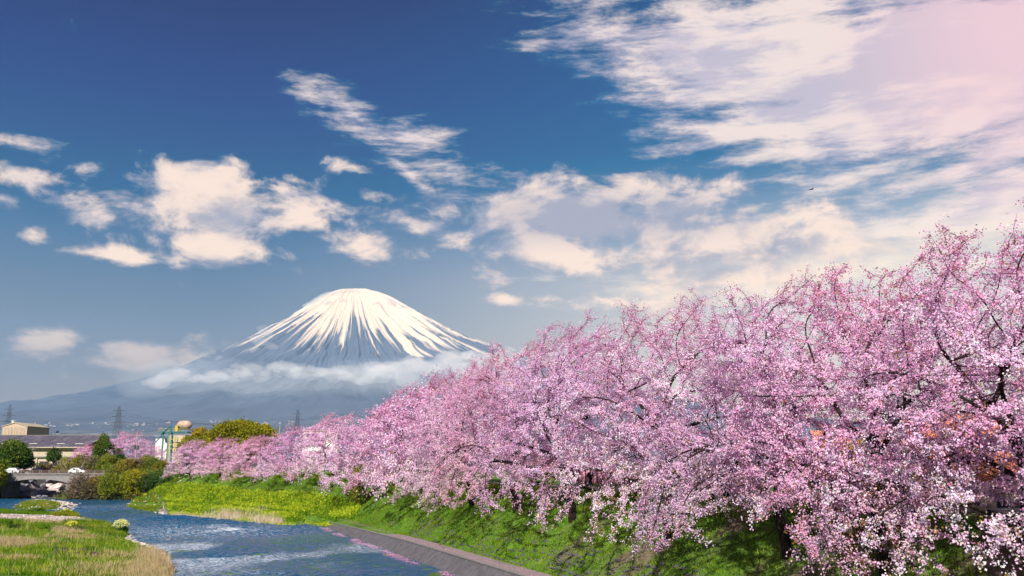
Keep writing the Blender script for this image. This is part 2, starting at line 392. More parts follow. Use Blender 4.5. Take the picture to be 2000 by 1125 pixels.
# the plain round it, as a ring that meets the grid's border, out to the foot of the mountain
pm_ = M_("plain_land"); pn = pm_.noise(.004, 8, .65); pn2 = pm_.noise(.03, 5, .6)
pm_.base(pm_.mix(pn2, pm_.ramp(pn, [(.3, (.02, .045, .02)), (.5, (.05, .075, .03)), (.62, (.11, .10, .07)), (.75, (.05, .07, .03))]), (.06, .08, .05)), .95, .1)
bx = [(-260, -80), (110, -80), (110, 332), (-260, 332)]
rv, rf = [], []
for i, (x0, y0) in enumerate(bx): rv.append((x0, y0, 5.6))
for (x0, y0) in ((-21000, -7000), (21000, -7000), (21000, 25000), (-21000, 25000)): rv.append((x0, y0, 5.6))
rf = np.array([[0, 4, 5, 1], [1, 5, 6, 2], [2, 6, 7, 3], [3, 7, 4, 0]])
tag(link('plain', mesh_np('plain', np.array(rv), rf), pm_.m), kind='structure')

# ------------------------------------------------------------------ river surface
wx = np.arange(-136, 54, .3); wy = np.unique(np.concatenate([np.arange(-78, 55, 1.5), np.arange(55, 170, .24), np.arange(170, 300, .45)]))
WX, WY = np.meshgrid(wx, wy)
def waves(x, y):
    # flow runs along the river: towards the camera, turning
    ca, sa = math.cos(math.radians(20)), math.sin(math.radians(20))
    u, v = x * ca + y * sa, -x * sa + y * ca
    wu, wv = u + 2.2 * nfbm(x * .22, y * .22, 2, 44), v + 2.2 * nfbm(x * .2, y * .2, 2, 45)
    rap = np.clip((nfbm(x * .06, y * .045, 3, 40) - .38) * 4, .25, 1.35)
    z = (1 - np.abs(2 * vnoise(wu * .55, wv * .9, 41) - 1)) * .20 + (1 - np.abs(2 * vnoise(wu * 1.15, wv * 1.9, 42) - 1)) * .13 + vnoise(wu * 2.4, wv * 3.2, 43) * .09
    return (z - .15) * rap
wz = waves(WX, WY)
ok = height(WX, WY, False) < .35
nx2 = len(wx)
I = (np.arange(len(wy) - 1)[:, None] * nx2 + np.arange(nx2 - 1)[None])
q = (ok[:-1, :-1] | ok[1:, 1:]).ravel(); I = I.ravel()[q]
F = np.stack([I, I + 1, I + nx2 + 1, I + nx2], 1); used, inv = np.unique(F, return_inverse=True)
V = np.stack([WX, WY, wz], -1).reshape(-1, 3)[used]
foam = (nfbm(V[:, 0] * .11, V[:, 1] * .07, 3, 50) > .56) * 1.0
foam = np.clip((nfbm(V[:, 0] * .11, V[:, 1] * .06, 3, 50) - .47) * 6, 0, 1) * np.clip((V[:, 1] - 60) / 60, .25, .6) * np.clip((168 - V[:, 1]) / 40, .12, 1)
def spot(px, py, rx, ry, w):
    c = on(px, py); return w * np.exp(-(((V[:, 0] - c[0]) / rx) ** 2 + ((V[:, 1] - c[1]) / ry) ** 2))
fo = foam * .26 + spot(300, 1035, 22, 22, .12) + spot(230, 990, 18, 18, .12) + spot(390, 1110, 14, 16, .12) + spot(480, 1045, 24, 18, .10)
wm = M_("river_water"); wc = wm.node('ShaderNodeAttribute', attribute_name='Col').outputs['Color']
mp = wm.map((1.1, 2.4, 1), (0, 0, math.radians(-18)))
n1 = wm.noise(2.2, 6, .62, mp, .8); n2 = wm.noise(1.7, 8, .75, mp, 1.2)
fm = wm.node('ShaderNodeMath', {0: wc, 1: n2}, operation='ADD').outputs[0]
fm = wm.node('ShaderNodeMapRange', {0: fm, 1: .62, 2: .90}, interpolation_type='SMOOTHSTEP').outputs[0]
wm.base(wm.mix(fm, wm.mix(n1, (.003, .032, .085), (.012, .11, .23)), (.62, .68, .78)), .09, .5)
wm.L.new(wm.node('ShaderNodeMapRange', {0: fm, 3: .07, 4: .6}).outputs[0], wm.b.inputs['Roughness'])
wm.b.inputs['IOR'].default_value = 1.33
wm.bump(n1, 1.0, .2)
tag(link('river', mesh_np('river', V, inv.reshape(-1, 4), np.repeat(fo[:, None], 3, 1), True), wm.m), kind='structure')

# ------------------------------------------------------------------ the snow-capped mountain
FD = 20000.0
fx0, fz0 = at(690, 567, FD)[0], at(690, 567, FD)[2] - 5.6
na, nr = 900, 235
an = np.linspace(-math.radians(112), math.radians(112), na)            # 0 faces the camera
rr = np.concatenate([np.linspace(0, 1, 170) ** 1.15 * 6200, np.linspace(6200, 19000, nr - 169)[1:]]); nr = len(rr)
A, RR = np.meshgrid(an, rr)
def prof(r):
    r = r * (1 - .22 * np.clip(np.sin(A), 0, 1))
    return np.interp(r, [0, 180, 420, 700, 1010, 1500, 2135, 2922, 4045, 5170, 6630, 7755, 10000, 12500, 15000, 17500, 19000],
                     np.array([3660, 3700, 3640, 3480, 3240, 2860, 2470, 2020, 1530, 1190, 880, 700, 440, 230, 90, 10, -25]) / 3700 * fz0)
from math import pi
rough = prof(RR)
for k in (1,): rough = (np.roll(rough, 2, 0) + rough + np.roll(rough, -2, 0)) / 3
rough[:3] = prof(RR)[:3]; rough[-3:] = prof(RR)[-3:]
an2 = A + .05 * (nfbm(RR / 900, A * 3, 2, 70) - .5)
def ridge(x, y, s): return 1 - np.abs(2 * vnoise(x, y, s) - 1)
rib = .5 * ridge(an2 * 11, RR / 5200 + 3, 71) + .3 * ridge(an2 * 26, RR / 2600, 72) + .2 * ridge(an2 * 60, RR / 1200, 73) + .20 * ridge(an2 * 125, RR / 700, 74)
amp = np.interp(RR, [0, 350, 1500, 3200, 5500, 9000, 19000], [0, 40, 210, 300, 220, 90, 30])
zz = rough + (rib - .55) * amp + (nfbm(A * 5, RR / 2500, 3, 77) - .5) * np.interp(RR, [0, 1500, 6000, 12000], [0, 60, 160, 60])
xx = fx0 + RR * np.sin(A); yy = FD - RR * np.cos(A)
hb = np.exp(-(((xx - fx0 - 3350) / 480) ** 2 + ((yy - FD + 600) / 1200) ** 2)); zz += hb * 130        # shoulder peak on the right flank
lb = np.exp(-(((xx - fx0 + 7100) / 500) ** 2)) * 40; zz += lb
snowline = 2200 + (nfbm(A * 9, RR * 0, 3, 80) - .5) * 900 + np.where(A < -.5, 250 * (-A - .5), 0) - np.where(A > .3, 120, 0) + 60
strk = .45 * vnoise(an2 * 38, RR / 2600, 75) + .35 * vnoise(an2 * 84, RR / 1500, 76) + .2 * vnoise(an2 * 170, RR / 900, 78)
sn = np.clip((zz - snowline) / 620, -1.5, 1.5) * .55 + (strk - .5) * 2.1 + (rib - .55) * -.9 + .02
snow = np.clip(sn * 4 + .3, 0, 1)
snow = np.maximum(snow, np.clip((zz - 3330) / 200, 0, 1))
snow = np.where(zz < 1900, 0, snow) * (1 - .75 * np.clip(hb * 1.6, 0, 1))
rockc = np.array([.085, .10, .135]); forest = np.array([.085, .105, .145])  # rock and forest albedo with the blue of distance haze painted in
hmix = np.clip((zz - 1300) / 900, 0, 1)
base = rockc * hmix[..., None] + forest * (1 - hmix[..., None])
base = base * (.8 + .5 * nfbm(xx / 700, yy / 700, 4, 83))[..., None]
tw = np.clip((nfbm(xx / 900, yy / 260, 5, 85) - .60) * 5, 0, .5) * np.clip((520 - zz) / 300, 0, 1)
base = base * (1 - tw[..., None]) + np.array([.36, .34, .33]) * tw[..., None]
colr = base * (1 - snow[..., None]) + np.array([.60, .495, .385]) * snow[..., None]  # snow colour has the peach tint of warm sunlight painted in
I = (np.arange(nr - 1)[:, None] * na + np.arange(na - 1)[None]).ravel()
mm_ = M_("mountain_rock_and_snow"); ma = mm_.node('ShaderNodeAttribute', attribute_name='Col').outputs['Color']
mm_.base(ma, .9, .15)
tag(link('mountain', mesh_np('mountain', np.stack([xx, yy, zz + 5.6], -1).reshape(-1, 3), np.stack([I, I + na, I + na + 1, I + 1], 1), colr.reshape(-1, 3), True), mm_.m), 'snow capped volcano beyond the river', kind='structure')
# ------------------------------------------------------------------ cherry trees
BARK = M_("cherry_bark"); _b = BARK.noise(9, 6, .7, BARK.map((1, 1, .35)))
BARK.base(BARK.ramp(_b, [(.3, (.006, .004, .004)), (.55, (.022, .014, .012)), (.75, (.06, .04, .03))]), .9, .2).bump(_b, .7, .04); BARK = BARK.m
BLOSSOM = leafmat("blossom_petals", .5, tint=True)
FOLIAGE = leafmat("green_leaves", .32)

def grow(attr, nodes, par, step=.36, infl=3.2, kill=.62, iters=150, rng=None, trop=(0, 0, .035)):
    nodes = [np.array(p) for p in nodes]; par = list(par); A = attr.copy(); trop = np.array(trop); kids = {}
    for it in range(iters):
        if len(A) < 8: break
        kd = kdtree.KDTree(len(nodes))
        for i, p in enumerate(nodes): kd.insert(p, i)
        kd.balance()
        acc, cnt, keep = {}, {}, []
        for k, a in enumerate(A):
            co, i, d = kd.find(a)
            if d < kill: continue
            keep.append(k)
            if d < infl or it < 6:
                v = (a - nodes[i]) / d
                if i in acc: acc[i] += v; cnt[i] += 1
                else: acc[i] = v.copy(); cnt[i] = 1
        A = A[keep]; grown = 0
        for i, v in acc.items():
            if kids.get(i, 0) >= 3: continue
            v = v / (np.linalg.norm(v) + 1e-6) * np.array([1, 1, .5]) + rng.normal(0, .09, 3) + trop
            v /= np.linalg.norm(v)
            nodes.append(nodes[i] + v * step); par.append(i); kids[i] = kids.get(i, 0) + 1; grown += 1
        if not grown: infl *= 1.5
        if infl > 12: break
    return np.array(nodes), np.array(par)

def chains(par, rad, members):
    ch = {}
    for i in members:
        if par[i] >= 0: ch.setdefault(par[i], []).append(i)
    return ch

def tree_skeleton(seed, height=14.2, rad=8.0, natt=4200, skirt=True, step=.36):
    rng = np.random.default_rng(seed)
    P = []
    tries = 0
    while len(P) < natt:                                        # the places blossom wants to reach: a domed shell, drooping towards the river (+x)
        p = rng.uniform(-1, 1, 3) * np.array([1.35, 1, 1])
        x, y, z = p[0] * rad, p[1] * rad, -3.0 + (height + 3.0) * .5 * (1 + p[2])
        ex = rad * (.98 if x > 0 else .85)
        r = math.hypot(x / ex, y / rad)
        top = height * math.sqrt(max(0, 1 - (r * .98) ** 2.6)) * (.93 + .09 * math.sin(x * 1.3 + seed) * math.cos(y * 1.1)) - .9 * max(0, x / ex) * 3.0
        droop = (x / ex) if x > 0 else 0
        bot = 3.6 - r * 1.2 - (droop ** 1.5) * (2.7 if skirt else 2.0)
        if r > 1 or z > top or z < bot: continue
        dz = (round((top - z) / 1.45) + rng.normal(0, .15)) * 1.45                # boughs spread in layers under the dome
        z = top - max(dz, rng.uniform(-.25, .3))
        hole = vnoise(np.array([x * .42 + seed]), np.array([y * .42 + z * .5]), seed)[0]
        if hole < .31 or z < bot: continue
        depth = min((top - z) / 3.2, (1 - r) * 3, 1)
        if rng.random() > .22 + .78 * math.exp(-(depth * 1.4) ** 2): continue
        P.append((x, y, z))
    P = np.array(P)
    nodes, par = [np.array([0, 0, -.9])], [-1]
    lean = np.array([.16, rng.uniform(-.1, .1), 1.0]); h0 = rng.uniform(1.7, 2.3)
    while nodes[-1][2] < h0: par.append(len(nodes) - 1); nodes.append(nodes[-1] + lean * step * .9 + rng.normal(0, .03, 3))
    fork = len(nodes) - 1; limbs = []
    nl = 9; a0 = rng.uniform(0, 6.28)
    lead = [fork]; dl = np.array([.22, rng.uniform(-.15, .15), 1.0]); dl /= np.linalg.norm(dl)
    while nodes[-1][2] < height * .50:                           # the leader goes on up and the limbs leave it one above another
        dl = dl + rng.normal(0, .10, 3) + np.array([.01, 0, 0]); dl /= np.linalg.norm(dl); par.append(len(nodes) - 1); nodes.append(nodes[-1] + dl * step); lead.append(len(nodes) - 1)
    for k in range(nl):
        a = a0 + k * 2.4 + rng.uniform(-.3, .3); f = (k / (nl - 1)) ** 1.1; tilt = 1.38 - .75 * f + rng.uniform(-.12, .1)
        d = np.array([math.cos(a) * math.sin(tilt), math.sin(a) * math.sin(tilt), math.cos(tilt)])
        prev = lead[int(f * (len(lead) - 1))]; start = len(nodes)
        reach = int(rad / step * (.60 + .25 * max(0, math.cos(a))) * (1 - .55 * f))
        for q in range(reach):
            d = d + rng.normal(0, .13, 3) + np.array([.012, 0, .012 - .02 * max(0, math.cos(a))]); d /= np.linalg.norm(d)
            nodes.append(nodes[prev] + d * step); par.append(prev); prev = len(nodes) - 1
        limbs.append(start)
    nodes, par = grow(P, nodes, par, step, rng=rng, kill=step * 1.75)
    n_ = len(nodes); r = np.full(n_, 0.0)
    main = np.arange(n_)                                         # ease the kinks out of every bough
    for i in range(n_ - 1, 0, -1): main[par[i]] = i
    for _ in range(4):
        q = nodes * .4 + .3 * nodes[np.maximum(par, 0)] + .3 * nodes[main]; q[:fork] = nodes[:fork]
        leaf = main == np.arange(n_); q[leaf] = nodes[leaf]; nodes = q
    w = np.zeros(n_)
    kids = np.zeros(n_, int)
    for i in range(n_ - 1, 0, -1):
        if w[i] == 0: w[i] = 1
        w[par[i]] += w[i]; kids[par[i]] += 1
    # growth order is not strictly topological for limbs grown later, but parents always come first
    r = .0125 * w ** .49
    r = np.minimum(r, .42)
    r = np.maximum(r, .009); r[0] = r[1] * 1.45
    return rng, nodes, par, r, kids, limbs, fork, w

def limb_of(par, limbs, n_):
    own = np.full(n_, -1)
    for k, s in enumerate(limbs): own[s] = k
    for i in range(1, n_):
        if own[i] < 0 and par[i] >= 0 and own[par[i]] >= 0: own[i] = own[par[i]]
    return own

def tree_meshes(seed, per=7, quads=4, qs=.075, far=False, **kw):
    rng, nodes, par, r, kids, limbs, fork, w = tree_skeleton(seed, **kw)
    n_ = len(nodes); own = limb_of(par, limbs, n_)
    child = [[] for _ in range(n_)]
    for i in range(1, n_): child[par[i]].append(i)
    def tubes(sel):
        mb = MB(); start = []
        for i in sel:
            p = par[i]
            if p < 0 or p not in sel or (len(child[p]) > 1 and i != max(child[p], key=lambda c: w[c])): start.append(i)
        for s in start:
            c = [s] if par[s] < 0 else [par[s], s]
            while True:
                nx_ = [q for q in child[c[-1]] if q in sel]
                if not nx_: break
                c.append(max(nx_, key=lambda q: w[q]))
            rr_ = r[c].copy()
            if par[s] >= 0: rr_[0] = min(rr_[0], rr_[1] * 1.15)
            if len(c) < 2: continue
            pts = nodes[c]
            k = 8 if rr_[-2 if len(c) > 2 else 0] > .12 or rr_[0] > .2 else (5 if rr_[0] > .05 else 3)
            mb.tube(pts, rr_, k, cap=False)
        return mb
    trunk = tubes(set(i for i in range(n_) if own[i] < 0)).mesh('trunk', True)
    brs = []
    for k in range(len(limbs)):
        sel = set(np.nonzero(own == k)[0].tolist())
        if len(sel) > 12: brs.append(tubes(sel).mesh('branch', True))
    # blossom: clusters strung along the thin wood
    thin = np.nonzero((r < .030) & (np.arange(n_) > fork))[0]
    dirs = nodes - nodes[np.maximum(par, 0)]
    hiN = thin[(nodes[thin][:, 2] > kw.get('height', 14.2) * .58)]
    ids = np.concatenate([np.repeat(thin, per), np.repeat(hiN, per // 2)]); m_ = len(ids)
    t = rng.random(m_)[:, None]
    tip = (kids[ids] == 0)
    C = nodes[ids] - dirs[ids] * t + rng.normal(0, .11 if not far else .2, (m_, 3)) * np.array([1, 1, .5]) * np.where(np.arange(m_) < len(thin) * per, 1.0, 2.6)[:, None]
    ext = tip & (rng.random(m_) < .5)                            # sprays running out past the last node
    C[ext] += dirs[ids][ext] * rng.uniform(.3, 2.4, (ext.sum(), 1))
    tipi = np.nonzero((kids == 0) & (r < .03))[0]
    tw = MB()
    for i in tipi[::1 if not far else 3]:
        d = dirs[i] / (np.linalg.norm(dirs[i]) + 1e-6) + rng.normal(0, .25, 3); up = .12 if nodes[i][2] > kw.get('height', 14.2) * .6 else -.05
        d = d + np.array([0, 0, up]); d /= np.linalg.norm(d); Ln = rng.uniform(.3, .8) + (.5 if rng.random() < .06 else 0)
        tw.tube([nodes[i], nodes[i] + d * Ln * .5 + rng.normal(0, .03, 3), nodes[i] + d * Ln], [.009, .007, .004], 3, cap=False)
        nq = rng.integers(2, 5) if not far else 1
        tt = rng.uniform(.25, 1, nq)[:, None]; C = np.concatenate([C, nodes[i] + d * Ln * tt + rng.normal(0, .05, (nq, 3))])
    twigs = tw.mesh('twig_tips')
    nC = len(C)
    H_ = kw.get('height', 14.2)
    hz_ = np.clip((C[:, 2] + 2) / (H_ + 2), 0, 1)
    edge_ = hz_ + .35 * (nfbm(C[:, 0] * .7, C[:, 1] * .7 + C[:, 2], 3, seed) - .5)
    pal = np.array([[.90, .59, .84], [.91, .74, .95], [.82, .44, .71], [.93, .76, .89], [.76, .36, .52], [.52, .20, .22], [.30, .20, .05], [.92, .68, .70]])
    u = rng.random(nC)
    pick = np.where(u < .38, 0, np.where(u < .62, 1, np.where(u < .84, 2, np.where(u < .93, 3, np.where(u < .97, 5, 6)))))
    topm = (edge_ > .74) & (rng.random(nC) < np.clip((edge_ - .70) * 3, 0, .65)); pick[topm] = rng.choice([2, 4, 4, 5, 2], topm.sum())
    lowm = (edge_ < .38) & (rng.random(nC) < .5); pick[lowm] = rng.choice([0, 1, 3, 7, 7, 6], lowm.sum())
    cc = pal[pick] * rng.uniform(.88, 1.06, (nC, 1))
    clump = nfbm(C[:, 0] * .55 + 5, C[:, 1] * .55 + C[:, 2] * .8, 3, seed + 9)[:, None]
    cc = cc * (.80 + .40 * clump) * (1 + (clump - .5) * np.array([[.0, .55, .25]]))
    # quads
    Q = np.repeat(C, quads, 0) + rng.normal(0, qs * .85, (nC * quads, 3)); q_ = len(Q)
    outw = Q - np.array([0, 0, H_ * .28]); outw /= np.linalg.norm(outw, axis=1)[:, None]
    nrm = rng.normal(0, .62, (q_, 3)) + outw * .75 + np.array([0, 0, .25]); nrm /= np.linalg.norm(nrm, axis=1)[:, None]
    a = np.cross(nrm, rng.normal(0, 1, (q_, 3))); a /= np.linalg.norm(a, axis=1)[:, None] + 1e-9; b = np.cross(nrm, a)
    s = rng.uniform(.7, 1.1, (q_, 1)) * qs * .60
    V = np.stack([Q + a * s, Q + b * s * .85, Q - a * s, Q - b * s * .85], 1).reshape(-1, 3)
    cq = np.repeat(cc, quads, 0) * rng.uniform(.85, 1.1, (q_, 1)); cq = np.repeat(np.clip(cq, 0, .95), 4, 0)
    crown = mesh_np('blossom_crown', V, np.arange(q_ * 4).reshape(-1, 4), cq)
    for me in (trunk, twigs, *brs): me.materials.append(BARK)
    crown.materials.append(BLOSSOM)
    return trunk, brs, twigs, crown

TINTS = [(1, .94, .97), (.99, .98, 1), (1, .90, .95), (.97, .96, 1), (1, 1, 1), (.96, .92, 1), (1, .93, .93)]; TUSED = []
def cherry(meshes, label, loc, rz, sc, group, mirror=False, wide=1.0):
    tint = TINTS[len(TUSED) % len(TINTS)]; TUSED.append(1)
    trunk, brs, twigs, crown = meshes
    t = thing('cherry_tree', label, 'cherry tree', loc, rz, group); t.scale = (sc * wide, (-sc if mirror else sc) * wide, sc)
    link('trunk', trunk, None, t)
    for b_ in brs: link('branch', b_, None, t)
    tg = link('twigs', twigs, None, t); tg['kind'] = 'stuff'
    c = link('blossom_crown', crown, None, t); c['kind'] = 'stuff'; c.color = (*tint, 1)
    return t
near_kinds = [tree_meshes(s_, per=9, quads=5, qs=.073) for s_ in (11, 23, 37)]
far_kinds = [tree_meshes(s_, per=7, quads=3, qs=.17, far=True, natt=1700, step=.46) for s_ in (51, 68)]

RIVER_DIR = math.atan2(-.352, -.936)
TR = [ # depth, kind, scale, turn, label
 (25.5, 0, 1.14, .35, 'nearest cherry tree, whose topmost branch sticks out at the right edge'),
 (35.6, 1, 1.08, -.25, 'large pink cherry tree with its trunk at the right edge by the orange roof'),
 (43.0, 2, 1.06, .30, 'large pink cherry tree with a thick dark trunk, left of the orange tiled roof'),
 (49.5, 0, 1.08, -.50, 'large pink cherry tree with low boughs hanging furthest down the grass slope'),
 (61.0, 1, 1.15, .55, 'pink cherry tree whose leaning trunk stands at the right end of the pink screen'),
 (75.0, 2, 1.18, -.2, 'pink cherry tree whose trunk stands just left of the walking person'),
 (87.0, 0, 1.18, .2, 'tall pink cherry tree directly left of the tree beside the walking person'),
 (99.0, 1, 1.12, -.4, 'lilac pink cherry tree in the row just right of the mountain'),
 (112.0, 3, 1.16, .3, 'lilac pink cherry tree with a dark green shrub tucked against its river side'),
 (126.0, 4, 1.08, -.2, 'lilac cherry tree where the stone river wall ends and the yellow field begins'),
]
def tree_line(D): return 33.2 - .376 * D
for D_, k, sc_, turn, lab in TR:
    meshes = near_kinds[k] if k < 3 else far_kinds[k - 3]
    x_ = tree_line(D_); z_ = float(height(np.array([x_]), np.array([D_]))[0])
    cherry(meshes, lab, (x_, D_, z_ - .15), RIVER_DIR + turn * .7, sc_, 'blossoming cherry trees in a row on the embankment', mirror=(int(D_) % 2 == 0))
# openings between the boughs, where the photograph looks through to the walker and to the tiled roof
def open_gap(px0, px1, py0, py1, D0, D1):
    cp, sp = math.cos(PITCH), math.sin(PITCH)
    for t in [o for o in bpy.data.objects if o.name.startswith('cherry_tree') and D0 - 12 < o.location[1] < D1 + 10]:
        for c in [c for c in bpy.data.objects if c.parent == t and c.name.startswith('blossom_crown')]:
            me = c.data; nv = len(me.vertices); co = np.empty(nv * 3, np.float32); me.vertices.foreach_get('co', co); co = co.reshape(-1, 3)
            Mx = np.array(Matrix.Translation(t.location) @ Matrix.Rotation(t.rotation_euler[2], 4, 'Z') @ Matrix.Diagonal((*t.scale, 1)))
            w = co[::4] @ Mx[:3, :3].T + Mx[:3, 3]; z = w[:, 2] - CAM_H; f = w[:, 1] * cp + z * sp; u = z * cp - w[:, 1] * sp
            X_, Y_ = 1000 + FPX * w[:, 0] / f, 562.5 - FPX * u / f
            e = ((X_ - (px0 + px1) / 2) / ((px1 - px0) / 2)) ** 2 + ((Y_ - (py0 + py1) / 2) / ((py1 - py0) / 2)) ** 2
            hit = (w[:, 1] > D0) & (w[:, 1] < D1) & (e < .9 + 2.6 * (nfbm(X_ * .10, Y_ * .10, 3, 3) - .5)) & (vnoise(X_ * .6, Y_ * .6, 6) > .16)
            if hit.sum() < 20: continue
            idx = np.nonzero(hit)[0]; co4 = co.reshape(-1, 4, 3); other = np.nonzero(~hit)[0]
            co4[idx] = co4[R.choice(other, len(idx))] + R.normal(0, .09, (len(idx), 1, 3))      # those flowers sit elsewhere on the same tree
            me.vertices.foreach_set('co', co4.ravel()); me.update()
for _ in range(2):
    open_gap(1122, 1178, 910, 964, 40, 90)
    open_gap(1900, 1956, 902, 940, 15, 46)
FT = [(-20.5, 141, .95, 3, 'pale pink cherry tree behind the widest part of the yellow flower field'),
      (-29.5, 155, .86, 4, 'cherry tree behind the pale reeds of the yellow flower field'),
      (-39.5, 168, .76, 3, 'small cherry tree right of the round olive green tree'),
      (-50, 180, .66, 4, 'rounded cherry tree below the right end of the olive green tree'),
      (-59.5, 190, .62, 3, 'light pink cherry tree below the middle of the olive green tree'),
      (-68, 197, .60, 4, 'lilac cherry tree at the far left end of the embankment row')]
for x_, y_, sc_, k, lab in FT:
    z_ = float(height(np.array([x_]), np.array([y_]))[0])
    i_ = np.argmin(np.hypot(TOE[:, 0] - x_, TOE[:, 1] - y_)); d_ = TOE[min(i_ + 1, len(TOE) - 1)] - TOE[max(i_ - 1, 0)]
    cherry(far_kinds[k - 3], lab, (x_, y_, z_ - .15), math.atan2(d_[0], -d_[1]), sc_, 'blossoming cherry trees in a row on the embankment', mirror=(int(x_) % 2 == 0), wide=1.22)
BT = [(172, 900, 285, .66, 3, 'small pink cherry tree beside the dark grey roof of the long building'),
      (250, 893, 262, .88, 4, 'broad pink cherry tree behind the utility pole with the transformer'),
      (292, 900, 275, .62, 3, 'pale pink cherry tree between the utility pole and the steel plant')]
for px_, py_, D_, sc_, k, lab in BT:
    p = at(px_, py_, D_); cherry(far_kinds[k - 3], lab, (p[0], D_, 5.9), -1.9, sc_, 'pink cherry trees beyond the far bank', wide=1.25)
# ------------------------------------------------------------------ clouds lying against the mountain
def cloud_mesh(name, blobs, seed, vox, label):
    """puffs merged into one closed billowed body of thin mist"""
    mb = MB(); rng = np.random.default_rng(seed)
    import bmesh
    bm = bmesh.new(); bmesh.ops.create_icosphere(bm, subdivisions=2, radius=1.0); bm.verts.ensure_lookup_table()
    SV = np.array([v.co[:] for v in bm.verts]); SF = np.array([[v.index for v in f.verts] for f in bm.faces]); bm.free()
    for (c, r) in blobs:
        mb.add(SV * np.asarray(r) + np.asarray(c), SF)
    o = mb.build(name, None)
    rm = o.modifiers.new('union', 'REMESH'); rm.mode = 'VOXEL'; rm.voxel_size = vox
    for sz, st in ((420, 190), (150, 80)):
        tx = bpy.data.textures.new('billow', 'CLOUDS'); tx.noise_scale = sz; tx.noise_depth = 3
        dm = o.modifiers.new('billow', 'DISPLACE'); dm.texture = tx; dm.strength = st; dm.mid_level = .5
    return tag(o, label, kind='stuff')
cm = M_("cloud_mist"); cm.N.remove(cm.b)
cv = cm.node('ShaderNodeVolumePrincipled', {'Color': (1.0, .97, .96, 1), 'Density': .0028, 'Anisotropy': -0.45}); cm.L.new(cv.outputs[0], cm.out.inputs['Volume'])
cm2 = M_("thin_cloud_mist"); cm2.N.remove(cm2.b)
cv2 = cm2.node('ShaderNodeVolumePrincipled', {'Color': (1.0, .97, .96, 1), 'Density': .0012, 'Anisotropy': -0.45}); cm2.L.new(cv2.outputs[0], cm2.out.inputs['Volume'])
rgc = np.random.default_rng(5)
bl = []
for px_ in np.arange(300, 1010, 9):
    top = np.interp(px_, [300, 360, 420, 480, 560, 640, 700, 760, 830, 900, 1000], [745, 724, 722, 712, 716, 722, 722, 712, 700, 694, 690])
    bot = top + np.interp(px_, [300, 420, 600, 760, 1000], [14, 26, 24, 40, 46])
    for k in range(3):
        if rgc.random() < .3: continue
        py_ = top + (bot - top) * rgc.random() ** 1.6; d_ = 14500 + rgc.uniform(-500, 500)
        p = at(px_ + rgc.uniform(-6, 6), py_, d_); r_ = rgc.uniform(60, 150) * (.6 + .5 * (bot - top) / 40)
        bl.append((p, (r_ * 1.5, r_ * 1.5, r_ * .62)))
o = cloud_mesh('cloud_bank', bl, 1, 32, 'white cloud bank lying across the middle of the mountain'); o.data.materials.append(cm2.m)
cm3 = M_("faint_mist"); cm3.N.remove(cm3.b)
cv3 = cm3.node('ShaderNodeVolumePrincipled', {'Color': (.86, .93, 1.0, 1), 'Density': .00022, 'Anisotropy': -0.45}); cm3.L.new(cv3.outputs[0], cm3.out.inputs['Volume'])
bl = []
for px_ in np.arange(270, 1040, 16):
    for k in range(2):
        p = at(px_, rgc.uniform(722, 768), 13500 + rgc.uniform(-500, 500)); bl.append((p, (330, 420, rgc.uniform(120, 230))))
o = cloud_mesh('mist_layer', bl, 4, 70, 'thin mist hanging below the cloud bank on the mountain'); o.data.materials.append(cm3.m)
bl = []
for px_ in np.arange(606, 800, 8):
    cy_ = np.interp(px_, [606, 640, 690, 740, 800], [600, 582, 573, 582, 606])
    p = at(px_, cy_, 19700); rz_ = np.interp(px_, [606, 640, 700, 760, 800], [30, 70, 95, 70, 30]); bl.append((p, (150, 420, rz_)))
for px_, py_, s_ in ((612, 600, 60), (640, 592, 80), (668, 586, 80), (762, 586, 60), (770, 588, 55), (782, 598, 50), (790, 604, 40), (700, 590, 60), (735, 592, 70)):
    p = at(px_, py_, 19000); bl.append((p, (s_ * 1.7, s_ * 1.4, s_)))
o = cloud_mesh('summit_cloud', bl, 2, 26, 'cap of cloud resting on the snowy summit')
o.modifiers['billow'].strength = 90; o.modifiers['billow.001'].strength = 50; o.data.materials.append(cm.m)
bl = []
for px_, py_, s_ in ((505, 665, 110), (520, 650, 90), (512, 640, 60), (530, 678, 90), (498, 685, 90), (380, 700, 90), (400, 692, 80), (415, 688, 60), (365, 712, 80), (430, 702, 60)):
    p = at(px_, py_, 17000); bl.append((p, (s_ * 1.5, s_ * 1.2, s_ * .8)))
o = cloud_mesh('cloud_wisps', bl, 3, 26, 'thin cloud wisps on the left flank of the mountain'); o.data.materials.append(cm2.m)

# ------------------------------------------------------------------ common materials
CONC = plain("grey_concrete", (.12, .115, .115), .85, .35, 1.2)
CONC_D = plain("dark_wet_concrete", (.10, .095, .105), .6, .5, 1.6)
CONC_L = plain("pale_concrete", (.19, .18, .18), .85, .3, 1.5)
STEEL = plain("grey_steel", (.09, .095, .11), .5, .2, 3, .6)
RUST = plain("rusty_brown_steel", (.10, .06, .05), .7, .5, 3)
ROCKM = plain("boulder_stone", (.21, .20, .25), .8, .6, .7)
ROCKW = plain("pale_boulder_stone", (.52, .43, .42), .85, .55, .8)
WHITEP = plain("white_paint", (.60, .58, .57), .4, .1, 3)
TYREM = plain("black_rubber", (.02, .02, .02), .8, .1, 5)
GLASSD = M_("dark_glass").base((.02, .025, .03), .08, .6).m
LAMPM = M_("clear_lamp_plastic").base((.8, .8, .75), .15, .6).m
TEAL = plain("teal_paint", (.03, .16, .17), .5, .25, 2); YEL = plain("yellow_paint", (.36, .30, .04), .5, .25, 2)
CREAM = plain("cream_cladding", (.38, .33, .25), .8, .18, .8); TANM = plain("tan_cladding", (.40, .32, .24), .8, .18, 1.0)
